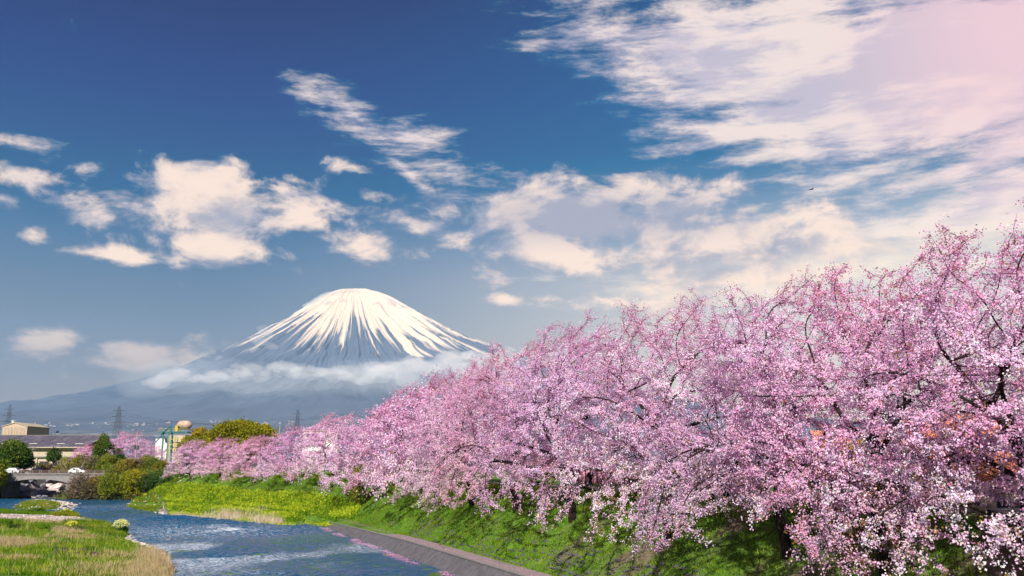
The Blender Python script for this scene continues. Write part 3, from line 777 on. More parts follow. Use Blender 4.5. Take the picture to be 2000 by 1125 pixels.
WOODP = plain("weathered_pole", (.25, .24, .23), .8, .3, 2)

def ptsalong(t, D0, D1, stepm):
    out = []
    d = D0
    while d < D1: out.append(d); d += stepm
    return out
BD = np.array([-.3927, 1.0]); BD /= np.linalg.norm(BD); BN = np.array([BD[1], -BD[0]])     # along the straight bank, and away from the river
def bank(D, t): p = np.array([25.3 - .3927 * D, D]); return p + BN * t

# ------------------------------------------------------------------ stone river wall: face panels, coping, slope blocks
rw = thing('river_wall', 'low grey concrete river wall strewn with pink petals along the grass slope', 'river wall', (*bank(60, 0), 0))
def wpt(D, t, z):
    if z > 0: z = z - np.interp(D, [95, 136], [0, .62])
    p = bank(D, t); return np.array([p[0], p[1], z]) - np.array([*bank(60, 0), 0])
PETTOP = M_("petal_strewn_concrete"); pn_ = PETTOP.noise(5, 8, .75)
PETTOP.base(PETTOP.mix(PETTOP.ramp(pn_, [(.42, (0, 0, 0)), (.66, (1, 1, 1))]), (.15, .13, .13), (.30, .22, .25)), .9).bump(pn_, .6, .03); PETTOP = PETTOP.m
Ls = 3.0 / math.hypot(.3927, 1) * 1.0
d = 46.0; k = 0
while d < 136.2:
    e = d + Ls - .05
    q = [wpt(d, -.35, -.6), wpt(d, 1.45, 1.16), wpt(d, 1.6, 1.16), wpt(d, 1.6, -.6)]; q2 = [wpt(e, -.35, -.6), wpt(e, 1.45, 1.16), wpt(e, 1.6, 1.16), wpt(e, 1.6, -.6)]
    V = np.array(q + q2); F = np.array([[0, 1, 5, 4], [1, 2, 6, 5], [2, 3, 7, 6], [3, 0, 4, 7], [0, 3, 2, 1], [4, 5, 6, 7]])
    link('concrete_panel', mesh_np('concrete_panel', V, F), CONC_D, rw)
    q = [wpt(d, 1.38, 1.175), wpt(d, 1.38, 1.27), wpt(d, 1.62, 1.27), wpt(d, 1.62, 1.175)]; q2 = [wpt(e, 1.38, 1.175), wpt(e, 1.38, 1.27), wpt(e, 1.62, 1.27), wpt(e, 1.62, 1.175)]
    link('coping', mesh_np('coping', np.array(q + q2), F), CONC_L, rw)
    q = [wpt(d, 1.64, 1.02), wpt(d, 1.64, 1.22), wpt(d, 3.1, 1.30), wpt(d, 3.1, 1.0)]; q2 = [wpt(e, 1.64, 1.02), wpt(e, 1.64, 1.22), wpt(e, 3.1, 1.30), wpt(e, 3.1, 1.0)]
    link('ledge_slab', mesh_np('ledge_slab', np.array(q + q2), F), PETTOP, rw)
    d += Ls
blk = mesh_np('block', *box((0, 0, 0), (.50, .22, .12))); blk.materials.append(CONC_D)
rb = np.random.default_rng(9); nb_ = 0
cand = []
for row, t_ in enumerate(np.arange(3.5, 6.2, .36)):
    for D_ in np.arange(50, 112, .72): cand.append((D_ + (row % 2) * .36, t_, rb.random() + .5 * (vnoise(np.array([D_ * .25]), np.array([t_ * .4]), 90)[0] - .5) + (t_ - 3.5) * .16 + (D_ - 50) * .006))
cand.sort(key=lambda c: c[2])
for D_, t_, s_ in cand[:210]:
    p = bank(D_, t_); z_ = float(height(np.array([p[0]]), np.array([p[1]]))[0])
    o = link('block', blk, None, rw); o.location = (p[0] - rw.location[0], p[1] - rw.location[1], z_ + .01)
    o.rotation_euler = (math.radians(32) * -BN[1] * -1 * .0, 0, math.atan2(BD[1], BD[0]))
    o.rotation_euler = (Matrix.Rotation(math.atan2(BD[1], BD[0]), 3, 'Z') @ Matrix.Rotation(math.radians(-32), 3, 'X')).to_euler()

# ------------------------------------------------------------------ bridge beyond the river
BY = 231.0
bz = at(60, 926, BY)[2]; bl_ = at(-120, 926, BY)[0]; br_ = at(205, 926, BY)[0]
bg_ = thing('road_bridge', 'low grey concrete road bridge crossing the river behind the gravel island', 'bridge', (0, BY, 0))
L_ = br_ - bl_; cx = (bl_ + br_) / 2
MB().box((cx, 2.5, bz - .25), (L_, 5.4, .5)).build('deck', CONC, bg_)
p1, p2 = at(12, 950, BY)[0], at(135, 950, BY)[0]
for gy in (-.1, 5.1):
    xs_ = np.linspace(bl_, br_, 70); sp = p2 - p1
    u = ((xs_ - p1) % sp) / sp; dep = .75 + .95 * (np.abs(2 * u - 1)) ** 2.2
    V = []
    for x_, dd in zip(xs_, dep): V += [(x_, gy - .25, bz - .5), (x_, gy + .25, bz - .5), (x_, gy - .25, bz - .5 - dd), (x_, gy + .25, bz - .5 - dd)]
    i = np.arange(69)[:, None] * 4
    F = np.concatenate([i + np.array([[0, 2, 6, 4]]), i + np.array([[1, 5, 7, 3]]), i + np.array([[2, 3, 7, 6]]), i + np.array([[0, 4, 5, 1]])])
    link('haunched_girder', mesh_np('haunched_girder', np.array(V), F), CONC_L, bg_)
for gy in (-.15, 5.15):
    for zz_, h_ in ((.92, .12), (.62, .08), (.34, .08)):
        MB().box((cx, gy, bz + zz_), (L_, .10, h_)).build('rail', RUST, bg_)
    MB().box((cx, gy, bz + .08), (L_, .3, .16)).build('kerb', CONC_L, bg_)
    n_p = int(L_ / 2.2)
    for k in range(n_p + 1): MB().box((bl_ + .15 + k * (L_ - .3) / n_p, gy + (.0), bz + .56), (.26, .2, .80)).build('rail_post', CONC, bg_)
for px_ in (12, 135, -110):
    x_ = at(px_, 950, BY)[0]; w_ = 1.9 if px_ < 100 else 1.6
    mb = MB().box((x_, 2.5, (bz - 1.75 - .9) / 2 + .4), (w_, 5.6, bz - 1.75 + .9 - .8), taper=.88)
    pr_ = mb.build('pier', CONC, bg_)
    MB().box((x_, 2.5, -.05), (w_ + .9, 6.4, 1.1), taper=.93).build('footing', RUST, pr_)

def car(name, label, loc, rz, paint):
    t = thing(name, label, 'car', loc, rz)
    prof_ = [(-2.1, .35), (-2.15, .75), (-2.0, .95), (-1.65, 1.0), (-1.15, 1.42), (-.6, 1.50), (.45, 1.48), (1.15, 1.02), (1.95, .88), (2.12, .65), (2.1, .32)]
    V = [(x, -.82, z) for x, z in prof_] + [(x, .82, z) for x, z in prof_]
    V = np.array(V); hi = V[:, 2] > 1.1; V[hi, 1] *= .82; n_ = len(prof_)
    F4 = np.array([[i, i + 1, i + 1 + n_, i + n_] for i in range(n_ - 1)] + [[n_ - 1, 0, n_, 2 * n_ - 1]])
    me = mesh_np('body', V, [F4, np.array([list(range(n_))[::-1], list(range(n_, 2 * n_))])])
    body = link('body', me, paint, t); bv = body.modifiers.new('round', 'BEVEL'); bv.width = .06; bv.segments = 2
    for sy in (-1, 1):
        for (a0, a1, b0, b1) in ((-1.05, -.15, -1.4, -.15), (-.05, .55, -.05, .95)):
            V = np.array([(b0, sy * .80, 1.02), (b1, sy * .80, 1.02), (a1, sy * .70, 1.40), (a0, sy * .70, 1.40)]); V2 = V - np.array([0, sy * .05, 0])
            link('side_window', mesh_np('side_window', np.concatenate([V, V2]), np.array([[0, 1, 2, 3], [7, 6, 5, 4], [0, 4, 5, 1], [1, 5, 6, 2], [2, 6, 7, 3], [3, 7, 4, 0]])), GLASSD, t)
    for x0, x1, z0, z1, nm in ((.56, 1.08, 1.44, 1.08, 'windscreen'), (-1.58, -1.18, 1.07, 1.42, 'rear_window')):
        V = np.array([(x0, -.6, z0 + .02), (x0, .6, z0 + .02), (x1, .6, z1 + .02), (x1, -.6, z1 + .02)])
        link(nm, mesh_np(nm, np.concatenate([V, V - np.array([0, 0, .05])]), np.array([[0, 1, 2, 3], [7, 6, 5, 4], [0, 4, 5, 1], [1, 5, 6, 2], [2, 6, 7, 3], [3, 7, 4, 0]])), GLASSD, t)
    for sx in (-1.3, 1.3):
        for sy in (-.78, .78):
            w = MB().tube([(sx, sy - .1, .32), (sx, sy + .1, .32)], .32, 14).build('wheel', TYREM, t)
            MB().tube([(sx, sy - .115, .32), (sx, sy + .115, .32)], .18, 10).build('rim', STEEL, w)
    for sy in (-.6, .6):
        MB().box((2.09, sy, .68), (.12, .3, .14)).build('headlight', LAMPM, t)
        MB().box((-2.11, sy, .78), (.1, .26, .18)).build('tail_light', plain("red_lamp", (.5, .02, .02), .3), t)
    return t
SILV = M_("silver_car_paint").base((.62, .64, .68), .25, .6).m; WCAR = M_("white_car_paint").base((.82, .80, .80), .25, .6).m
p = at(153, 922, BY + 2); car('parked_car', 'white car crossing the right end of the bridge', (p[0], BY + 1.5, bz + .0), 0.0, WCAR)
p = at(17, 922, BY + 2); car('parked_car', 'silver blue car crossing the left end of the bridge', (p[0], BY + 3.6, bz + .0), math.pi, SILV)
for o in bpy.data.objects:
    if o.name.startswith('parked_car') and o.get('category'): o.name = 'passing_car'

# ------------------------------------------------------------------ boulders under and behind the bridge, river stones
def rock_mesh(seed, flat=.75):
    import bmesh
    bm = bmesh.new(); bmesh.ops.create_icosphere(bm, subdivisions=3, radius=1.0)
    V = np.array([v.co[:] for v in bm.verts]); F = np.array([[v.index for v in f.verts] for f in bm.faces]); bm.free()
    r = np.random.default_rng(seed); 
    for _ in range(9):                                          # chip planes off a ball, then roughen it
        nn = r.normal(0, 1, 3); nn /= np.linalg.norm(nn); h = r.uniform(.5, .85); dd = V @ nn; k = dd > h; V[k] -= nn * (dd[k] - h)[:, None] * .9
    nz_ = nfbm(V[:, 0] * 2.2 + seed, V[:, 1] * 2.2 + V[:, 2] * 1.7, 4, seed); V *= (1 + .55 * (nz_ - .5))[:, None]; V[:, 2] *= flat
    return mesh_np('boulder', V, F)
RKS = [rock_mesh(s_) for s_ in range(6)]; RKW = [rock_mesh(s_ + 20) for s_ in range(4)]
for r_ in RKS: r_.materials.append(ROCKM)
for r_ in RKW: r_.materials.append(ROCKW)
rr_ = np.random.default_rng(14)
def put_rock(px, py, D, size, pale, label, group=None, zc=None, flat=1.0):
    p = at(px, py, D); z_ = float(height(np.array([p[0]]), np.array([D]))[0]) if zc is None else zc
    me = (RKW if pale else RKS)[rr_.integers(0, 4 if pale else 6)]
    o = bpy.data.objects.new('boulder', me); COL.objects.link(o); o.location = (p[0], D, z_ + size * .22); o.rotation_euler = (rr_.uniform(-.3, .3), rr_.uniform(-.3, .3), rr_.uniform(0, 6.28))
    o.scale = (size * rr_.uniform(.9, 1.3), size * rr_.uniform(.8, 1.1), size * rr_.uniform(.75, 1.0) * flat); tag(o, label, 'boulder', group); return o
put_rock(42, 962, 240, 1.9, False, 'large dark bluish boulder just right of the left bridge pier', 'boulders heaped in the river bed under the bridge')
put_rock(57, 964, 238, 1.6, False, 'rounded blue grey boulder under the middle of the bridge, front row', 'boulders heaped in the river bed under the bridge')
put_rock(78, 960, 241, 2.1, False, 'widest dark boulder under the bridge, between the two piers', 'boulders heaped in the river bed under the bridge')
put_rock(100, 958, 242, 1.8, False, 'dark boulder left of the right bridge pier', 'boulders heaped in the river bed under the bridge')
put_rock(112, 945, 252, 1.7, True, 'pale pinkish boulder left of the right bridge pier', 'boulders heaped in the river bed under the bridge')
put_rock(68, 947, 256, 1.8, True, 'pale pinkish boulder above the dark ones under the bridge', 'boulders heaped in the river bed under the bridge')
for k in range(105):
    D_ = rr_.uniform(236, 296); px_ = np.interp(rr_.random(), [0, 1], [24, 132]) + (D_ - 240) * .05
    pale_ = rr_.random() < .42; back_ = D_ > 266
    put_rock(px_, 950, D_, rr_.uniform(.75, 1.55), pale_, 'smaller %s boulder in the %s of the heap under the bridge' % ('pale pinkish' if pale_ else 'blue grey', 'upper back rows' if back_ else 'lower front rows'),
             '%s boulders in the %s of the heap' % ('pale' if pale_ else 'grey', 'back' if back_ else 'front'))
for px_, py_, s_, lab in ((192, 972, 1.3, 'grey boulder at the foot of the far bushes, on the water line'), (205, 974, .9, 'small grey boulder right beside the one at the foot of the far bushes'),
                          (330, 1053, .42, 'dark stone standing out of the river in mid stream'), (318, 1054, .22, 'small dark stone next to the mid stream stone'),
                          (247, 1046, .35, 'flat dark stone in the water by the pale flowering bush'), (272, 1064, .38, 'grey stone at the edge of the near grassy bank'), (157, 983, .35, 'small dark stone off the tip of the gravel island'), (176, 1014, .35, 'dark stone at the end of the gravel bar')):
    p = on(px_, py_, .1); put_rock(px_, py_, p[1], s_, False, lab, None, zc=-.06 if s_ < 1 else .1, flat=.8)
peb = MB(); rp = np.random.default_rng(3); PV = RKS[0]
import bmesh
bm = bmesh.new(); bmesh.ops.create_icosphere(bm, subdivisions=1, radius=1.0); PVv = np.array([v.co[:] for v in bm.verts]) * np.array([1, .8, .55]); PVf = np.array([[v.index for v in f.verts] for f in bm.faces]); bm.free()
pc = []
def pebbles(pts, n_, smin, smax):
    A = np.array([P0(*p, .3) for p in pts]); lo, hi = A.min(0), A.max(0); c = 0
    while c < n_:
        q = rp.uniform(lo, hi, (400, 2)); q = q[inside(q[:, 0], q[:, 1], A)]; 
        if not len(q): continue
        zq = height(q[:, 0], q[:, 1])
        for (x_, y_), z_ in zip(q, zq):
            if c >= n_: break
            if z_ < -.1: continue
            s_ = rp.uniform(smin, smax) ** 1.0; peb.add(PVv * s_ * rp.uniform(.7, 1.2, 3) + np.array([x_, y_, z_ + s_ * .15]), PVf); c += 1
pebbles([(120,979),(150,983),(150,992),(100,996),(60,999),(28,996),(60,977)], 500, .12, .34)
pebbles([(-10,1008),(150,1009),(190,1018),(150,1026),(-10,1024)], 900, .06, .16)
pebbles([(236,984),(262,980),(330,978),(370,982),(360,1000),(320,1002),(285,994)], 350, .1, .28)
pebbles([(235,1040),(255,1040),(275,1058),(310,1068),(330,1082),(345,1110),(335,1120),(320,1085),(240,1052)], 220, .08, .2)
peb.build('river_pebbles', ROCKW)['kind'] = 'stuff'

# ------------------------------------------------------------------ long building with grey roof, shed
def building_long():
    D_ = 300.0; x0, x1 = at(-90, 880, D_)[0], at(166, 880, D_)[0]; g = 6.0
    ze, zr = at(80, 873, D_)[2], at(80, 851, D_ + 14)[2]
    t = thing('long_factory', 'long low cream factory with a big dark grey striped roof', 'factory building', ((x0 + x1) / 2, D_, g)); W_ = x1 - x0; ox, oz = t.location[0], g
    MB().box((0, 14, (ze - g) / 2 - .1), (W_ - 1, 27, ze - g - .2)).build('wall', CREAM, t)
    roofm = M_("dark_grey_roof_sheet"); n_ = roofm.noise(.45, 6, .7, roofm.map((1, .25, 1)))
    roofm.base(roofm.ramp(n_, [(.3, (.05, .045, .07)), (.55, (.10, .09, .125)), (.72, (.24, .21, .25))]), .75); roofm = roofm.m
    rise = zr - ze; Ls_ = math.hypot(15, rise)
    npn = 62
    for k in range(npn):                                        # one sheet of roofing after another, both slopes
        w_ = (W_ + 1) / npn; xk = -W_ / 2 - .5 + (k + .5) * w_
        V = np.array([(xk - w_ / 2 + .03, -1, 0), (xk + w_ / 2 - .03, -1, 0), (xk + w_ / 2 - .03, 14, rise), (xk - w_ / 2 + .03, 14, rise), (xk - w_ / 2 + .03, 29, 0), (xk + w_ / 2 - .03, 29, 0)]) + np.array([0, 0, ze - g + (.06 if k % 2 else 0)])
        V = np.concatenate([V, V - np.array([0, 0, .16])])
        F = np.array([[0, 1, 2, 3], [3, 2, 5, 4], [7, 6, 9, 8], [8, 9, 10, 11], [0, 6, 7, 1], [4, 5, 11, 10], [0, 3, 9, 6], [3, 4, 10, 9], [1, 7, 8, 2], [2, 8, 11, 5]])
        o = link('roof_sheet', mesh_np('roof_sheet', V, F), roofm, t)
    MB().box((0, 14, zr - g + .12), (W_ + 1, .8, .3)).build('ridge_cap', CONC, t)
    MB().box((0, -1.1, ze - g - .15), (W_ + 1, .25, .3)).build('gutter', CREAM, t)
    MB().box((0, .2, (ze - g) * .60), (W_ - .5, .8, .35)).build('canopy', CONC_L, t)
    k = 0
    for xk in np.arange(-W_ / 2 + 3, W_ / 2 - 2, 4.4):
        f = MB().box((xk, .44, (ze - g) * .30), (3.2, .14, 2.0)).build('window', CONC_L, t)
        MB().box((xk - .75, .36, (ze - g) * .30), (1.35, .06, 1.7)).build('pane', GLASSD, f); MB().box((xk + .75, .36, (ze - g) * .30), (1.35, .06, 1.7)).build('pane', GLASSD, f)
    for xk in np.arange(-W_ / 2 + .6, W_ / 2, 8.8): MB().box((xk, .3, (ze - g) * .3), (.5, .5, (ze - g) * .58)).build('column', CREAM, t)
    for xk in (-18, -6, 3, 12, 18): MB().box((xk, 3, ze - g + .22 * rise + .26), (2.6, 1.2, .1), 0).build('skylight', LAMPM, t)
building_long()
def shed():
    D_ = 335.0; x0, x1 = at(3, 850, D_)[0], at(52, 850, D_)[0]; g = 6.0
    t = thing('tall_shed', 'tall tan corrugated shed with a low gable above the grey roof', 'shed', ((x0 + x1) / 2, D_, g)); W_ = x1 - x0
    ze, zr = at(28, 833, D_)[2] - g, at(28, 826, D_)[2] - g
    V = np.array([(-W_/2, 0, 0), (W_/2, 0, 0), (W_/2, 0, ze), (0, 0, zr), (-W_/2, 0, ze), (-W_/2, 16, 0), (W_/2, 16, 0), (W_/2, 16, ze), (0, 16, zr), (-W_/2, 16, ze)])
    link('wall', mesh_np('wall', V, [np.array([[0, 1, 2, 3, 4], [9, 8, 7, 6, 5]]), np.array([[1, 6, 7, 2], [0, 4, 9, 5]])]), TANM, t)
    for s in (-1, 1):
        V = np.array([(s * (W_/2 + .3), -.3, ze - .1), (0, -.3, zr + .08), (0, 16.3, zr + .08), (s * (W_/2 + .3), 16.3, ze - .1)]); V = np.concatenate([V, V + np.array([0, 0, .22])])
        link('roof', mesh_np('roof', V, np.array([[0, 1, 2, 3], [4, 7, 6, 5], [0, 4, 5, 1], [1, 5, 6, 2], [2, 6, 7, 3], [3, 7, 4, 0]])), CREAM, t)
    rb_ = MB()
    for xk in np.arange(-W_/2 + .25, W_/2, .5): rb_.box((xk, -.05, (ze - .2) / 2), (.16, .1, ze - .2))
    rb_.build('cladding_ribs', TANM, t)['kind'] = 'stuff'
    for xk in np.arange(-W_/2 + 1.2, W_/2 - .5, 1.15): MB().box((xk, -.13, ze * .8), (.10, .05, ze * .34)).build('seam', CREAM, t)
    MB().tube([(-W_*.32, 4, zr - .6), (-W_*.32, 4, zr + .7)], .55, 10).tube([(-W_*.32, 4, zr + .7), (-W_*.32, 4, zr + 1.0)], .75, 10).build('roof_vent', WHITEP, t)
shed()

# ------------------------------------------------------------------ steel plant with tank
def plant():
    D_ = 285.0; t = thing('steel_plant', 'industrial plant with teal steel frame, yellow railings and a rusty tank', 'industrial plant', (at(338, 900, D_)[0], D_, 6.0)); ox, g = t.location[0], 6.0
    def q(px, py, dy=0.0): p = at(px, py, D_ + dy); return np.array([p[0] - ox, dy, p[2] - g])
    a, b = q(328, 850), q(357, 882)
    MB().box(((a[0] + b[0]) / 2, 5, (a[2] + 0) / 2), (b[0] - a[0], 8, a[2])).build('cream_wall', CREAM, t)
    a, b = q(306, 856), q(330, 880)
    MB().box(((a[0] + b[0]) / 2, 8, a[2] / 2), (b[0] - a[0] + 4, 7, a[2])).build('white_shed', WHITEP, t)
    # tank lying on top
    p0, p1 = q(334, 830), q(364, 830)
    ptsx = np.linspace(p0[0], p1[0], 9); rads = np.array([.25, .75, .97, 1, 1, 1, .97, .75, .25]) * 1.35
    MB().tube([(x, 5, p0[2] + .2) for x in ptsx], rads, 16).build('tank', plain("rusty_tank", (.40, .29, .22), .7, .5, .8), t, True)
    dk = q(322, 844)[2]
    x0, x1 = q(308, 844)[0], q(366, 844)[0]
    MB().box(((x0 + x1) / 2, 3.2, dk), (x1 - x0, 6, .3)).build('platform', TEAL, t)
    for px_ in (316, 326, 333): MB().box((q(px_, 870)[0], .6, dk / 2), (.42, .42, dk)).build('column', TEAL, t)
    for px_ in (330, 342, 357): MB().box((q(px_, 870)[0], -.2, dk / 2 - .5), (.2, .2, dk - 1)).build('yellow_post', YEL, t)
    for py_ in (868, 877, 858): MB().box((q(343, py_)[0], -.35, q(343, py_)[2]), (4.6, .12, .16)).build('walkway_beam', YEL, t)
    MB().tube([q(314, 848), q(334, 832)], .22, 4).build('brace', TEAL, t); MB().tube([q(304, 864), q(316, 850)], .18, 4).build('brace', TEAL, t)
    MB().tube([q(334, 832), q(334, 846)], .25, 4).build('brace', TEAL, t)
    for zz_ in (.55, 1.1): MB().box(((x0 + x1) / 2, .1, dk + zz_), (x1 - x0, .07, .07)).build('handrail', YEL, t)
    for x_ in np.arange(x0 + .3, x1, 1.5): MB().box((x_, .1, dk + .6), (.07, .07, 1.1)).build('handrail_post', YEL, t)
    MB().box((q(338, 833)[0], 3.5, q(338, 836)[2]), (.9, 1.2, 1.8)).build('yellow_hopper', YEL, t)
    MB().box((q(376, 838)[0], 4, q(376, 838)[2]), (4.6, 1.6, .5)).build('conveyor', RUST, t)
    for px_ in (368, 377, 385): MB().box((q(px_, 838)[0], 4, (q(px_, 840)[2]) / 2), (.22, .22, q(px_, 838)[2])).build('conveyor_leg', RUST, t)
    MB().box((q(341, 895)[0], 2.6, 1.2), (3.6, 1.6, 2.4)).build('rusty_hut', RUST, t)
plant()

# ------------------------------------------------------------------ pylons and poles
def pylon(px, topy, D, w, label, kind):
    top = at(px, topy, D); g = 5.6; H_ = top[2] - g
    t = thing('transmission_tower', label, 'pylon', (top[0], D, g), 0, 'lattice pylons beyond the trees')
    def corner(f, sx, sy): ww = w * (1 - .82 * min(f / .9, 1)) / 2 + .35; return np.array([sx * ww, sy * ww, H_ * f])
    ft = .075
    for sx in (-1, 1):
        for sy in (-1, 1): MB().tube([corner(0, sx, sy), corner(.9, sx, sy), corner(1, sx * .4, sy * .4)], ft * 1.7, 4).build('leg', STEEL, t)
    lv = [0, .14, .27, .38, .48, .57, .65, .72, .79, .85, .9]
    br = MB()
    for a, b in zip(lv[:-1], lv[1:]):
        for s in (-1, 1):
            br.tube([corner(a, -1, s), corner(b, 1, s)], ft, 3).tube([corner(a, 1, s), corner(b, -1, s)], ft, 3)
            br.tube([corner(a, s, -1), corner(b, s, 1)], ft, 3); br.tube([corner(b, -1, s), corner(b, 1, s)], ft, 3)
    br.build('lattice', STEEL, t)
    for f, aw in ((.72, 6.5), (.82, 6.0), (.92, 5.0)):
        c = MB().tube([(-aw, 0, H_ * f), (0, 0, H_ * f + .9), (aw, 0, H_ * f)], ft * 1.3, 4).tube([(-aw, 0, H_ * f), (aw, 0, H_ * f)], ft * 1.3, 4).build('cross_arm', STEEL, t)
        for s in (-1, 1): MB().tube([(s * aw, 0, H_ * f), (s * aw, 0, H_ * f - 2)], .15, 4).build('insulator', CONC_L, c)
    return top, H_
py = [pylon(20, 790, 900, 7.5, 'blue grey lattice pylon above the tan shed at the left edge', 0), pylon(233, 793, 800, 9, 'dark lattice pylon standing behind the pink tree by the utility pole', 1), pylon(582, 800, 950, 7.5, 'thin lattice pylon right of the olive green tree', 2)]
WIREM = plain("dark_wire", (.05, .05, .055), .6)
def wires(a, Ha, b, Hb, label):
    mb = MB()
    for f, aw in ((.72, 6.5), (.82, 6.0), (.92, 5.0)):
        for s in (-1, 1):
            A_ = np.array([a[0] + s * aw, a[1], 5.6 + Ha * f - 2]); B_ = np.array([b[0] + s * aw, b[1], 5.6 + Hb * f - 2]); u = np.linspace(0, 1, 14)[:, None]
            P_ = A_ * (1 - u) + B_ * u; P_[:, 2] -= 9 * 4 * (u * (1 - u))[:, 0]; mb.tube(P_, .07, 3, cap=False)
    tag(mb.build('power_lines', WIREM), label, 'power lines')
wires(py[0][0], py[0][1], py[1][0], py[1][1], 'faint power lines strung between the left pylon and the middle pylon')
wires(py[1][0], py[1][1], py[2][0], py[2][1], 'faint power lines strung between the middle pylon and the right pylon')
def pole(px, topy, D, label, transf=True, g=6.0, r=.17, botz=None):
    p = at(px, topy, D); t = thing('utility_pole', label, 'utility pole', (p[0], D, g)); h = p[2] - g
    MB().tube([(0, 0, 0), (0, 0, h * .5), (0, 0, h)], [r * 1.25, r * 1.1, r], 8).build('pole', WOODP, t)
    for zz_ in (.97, .90): 
        MB().box((-.3, 0, h * zz_), (2.3, .12, .12)).build('cross_arm', STEEL, t)
        for x_ in (-1.3, -.7, .7): MB().tube([(x_, 0, h * zz_ + .06), (x_, 0, h * zz_ + .34)], .07, 6).build('insulator', CONC_L, t)
    if transf:
        for s in (-.38, .38): MB().tube([(s, -.2, h * .60), (s, -.2, h * .60 + .95)], .3, 10).build('transformer', STEEL, t)
        MB().box((0, 0, h * .59), (1.5, .7, .1)).build('bracket', STEEL, t)
pole(269, 845, 246, 'tall utility pole with a grey transformer in front of the pink tree', True)
pole(547, 830, 330, 'utility pole with a street lamp right of the olive green tree', False); pole(637, 829, 300, 'utility pole just left of the lilac trees, beside the white roof', False)
pole(65, 873, 275, 'pale thin pole in front of the cream factory wall', False, r=.12)
def low_bldg(px0, px1, pyt, D, label, mat, roofmat):
    a, b = at(px0, pyt, D), at(px1, pyt, D); g = 6.0; h = a[2] - g; w = b[0] - a[0]
    t = thing('low_building', label, 'building', ((a[0] + b[0]) / 2, D, g))
    MB().box((0, 5, h / 2 - .15), (w, 10, h - .3)).build('wall', mat, t); MB().box((0, 5, h - .1), (w + .8, 10.8, .35)).build('roof', roofmat, t)
    for x_ in np.arange(-w / 2 + 2, w / 2 - 1, 3.5): MB().box((x_, -.04, h - 1.6), (1.8, .12, 1.1)).build('window', GLASSD, t)
low_bldg(592, 660, 841, 330, 'white flat roofed building peeping over the lilac trees by the utility pole', WHITEP, CREAM)
low_bldg(600, 608, 836, 340, 'small white rooftop box beside the white flat roof', WHITEP, WHITEP)
low_bldg(372, 424, 849, 330, 'pale flat roofed building between the plant and the olive green tree', WHITEP, CONC_L)

# ------------------------------------------------------------------ far town on the foot of the mountain
tb = MB(); rt = np.random.default_rng(8)
for k in range(300):
    px_ = rt.uniform(60, 780); py_ = rt.choice([842, 836, 831, 827, 823]) + rt.normal(0, 1.5)
    r_ = ray(px_, py_); d0 = rt.uniform(5200, 9500)
    x_, y_ = (np.array([0, 0, CAM_H]) + r_ * d0 / r_[1])[:2]
    rdist = math.hypot(x_ - fx0, y_ - FD); A_ = math.atan2(x_ - fx0, FD - y_)
    z_ = float(np.interp(rdist * (1 - .22 * max(0, math.sin(A_))), [10000, 12500, 15000, 17500], np.array([440, 230, 90, 10]) / 3700 * fz0)) + 8
    s_ = rt.uniform(8, 20); tb.box((x_, y_, z_ + 5), (s_ * rt.uniform(1, 2.5), s_, rt.uniform(6, 22)))
tag(tb.build('distant_town', plain("pale_far_walls", (.22, .22, .23), .8)), 'tiny pale buildings scattered on the foot of the mountain', kind='stuff')
# ------------------------------------------------------------------ green trees, bushes, grass
def leaf_quads(C, n_per, spread, size, cols, rng, flat=.7, upb=.3):
    N_ = len(C); Q = np.repeat(C, n_per, 0) + rng.normal(0, 1, (N_ * n_per, 3)) * spread; q = len(Q)
    nr = rng.normal(0, 1, (q, 3)) + np.array([0, 0, upb]); nr /= np.linalg.norm(nr, axis=1)[:, None]
    a = np.cross(nr, rng.normal(0, 1, (q, 3))); a /= np.linalg.norm(a, axis=1)[:, None] + 1e-9; b = np.cross(nr, a)
    s = rng.uniform(.6, 1.3, (q, 1)) * size
    V = np.stack([Q + a * s, Q + b * s * flat, Q - a * s, Q - b * s * flat], 1).reshape(-1, 3)
    c = np.repeat(cols, n_per, 0) * rng.uniform(.75, 1.25, (q, 1))
    return V, np.repeat(c, 4, 0)
def crown_mesh(lumps, rng, dens, size, pal, name='crown'):
    C, cc = [], []
    pal = np.array(pal)
    for (c, r) in lumps:
        r = np.broadcast_to(np.asarray(r, float), (3,)); n_ = int(dens * (r[0] * r[1] + r[1] * r[2] + r[0] * r[2]))
        d = rng.normal(0, 1, (n_, 3)); d /= np.linalg.norm(d, axis=1)[:, None]; k = rng.uniform(.55, 1.05, (n_, 1)) ** .6
        bump = 1 + .28 * (nfbm(d[:, 0] * 2.4 + c[0], d[:, 1] * 2.4 + d[:, 2] * 2 + c[1], 3, 7) - .5)[:, None] * 2
        C.append(np.asarray(c) + d * r * k * bump); base = pal[rng.integers(0, len(pal))]
        cc.append(np.clip(base[None] * .6 + .4 * pal[rng.integers(0, len(pal), n_)], 0, 1) * rng.uniform(.8, 1.2))
    C, cc = np.concatenate(C), np.concatenate(cc)
    V, c = leaf_quads(C, 3, size * .9, size, cc, rng)
    return mesh_np(name, V, np.arange(len(V)).reshape(-1, 4), c)
OLIVE = [(.24, .23, .015), (.30, .26, .02), (.16, .18, .015), (.34, .23, .02)]
DARKG = [(.045, .095, .02), (.065, .12, .02), (.02, .045, .018)]
YELG = [(.25, .26, .02), (.18, .22, .02), (.30, .24, .02)]
MIXG = [(.14, .19, .025), (.09, .15, .02), (.21, .22, .03), (.26, .20, .04)]
BRN = [(.22, .16, .10), (.14, .10, .08), (.20, .14, .10), (.11, .10, .05)]
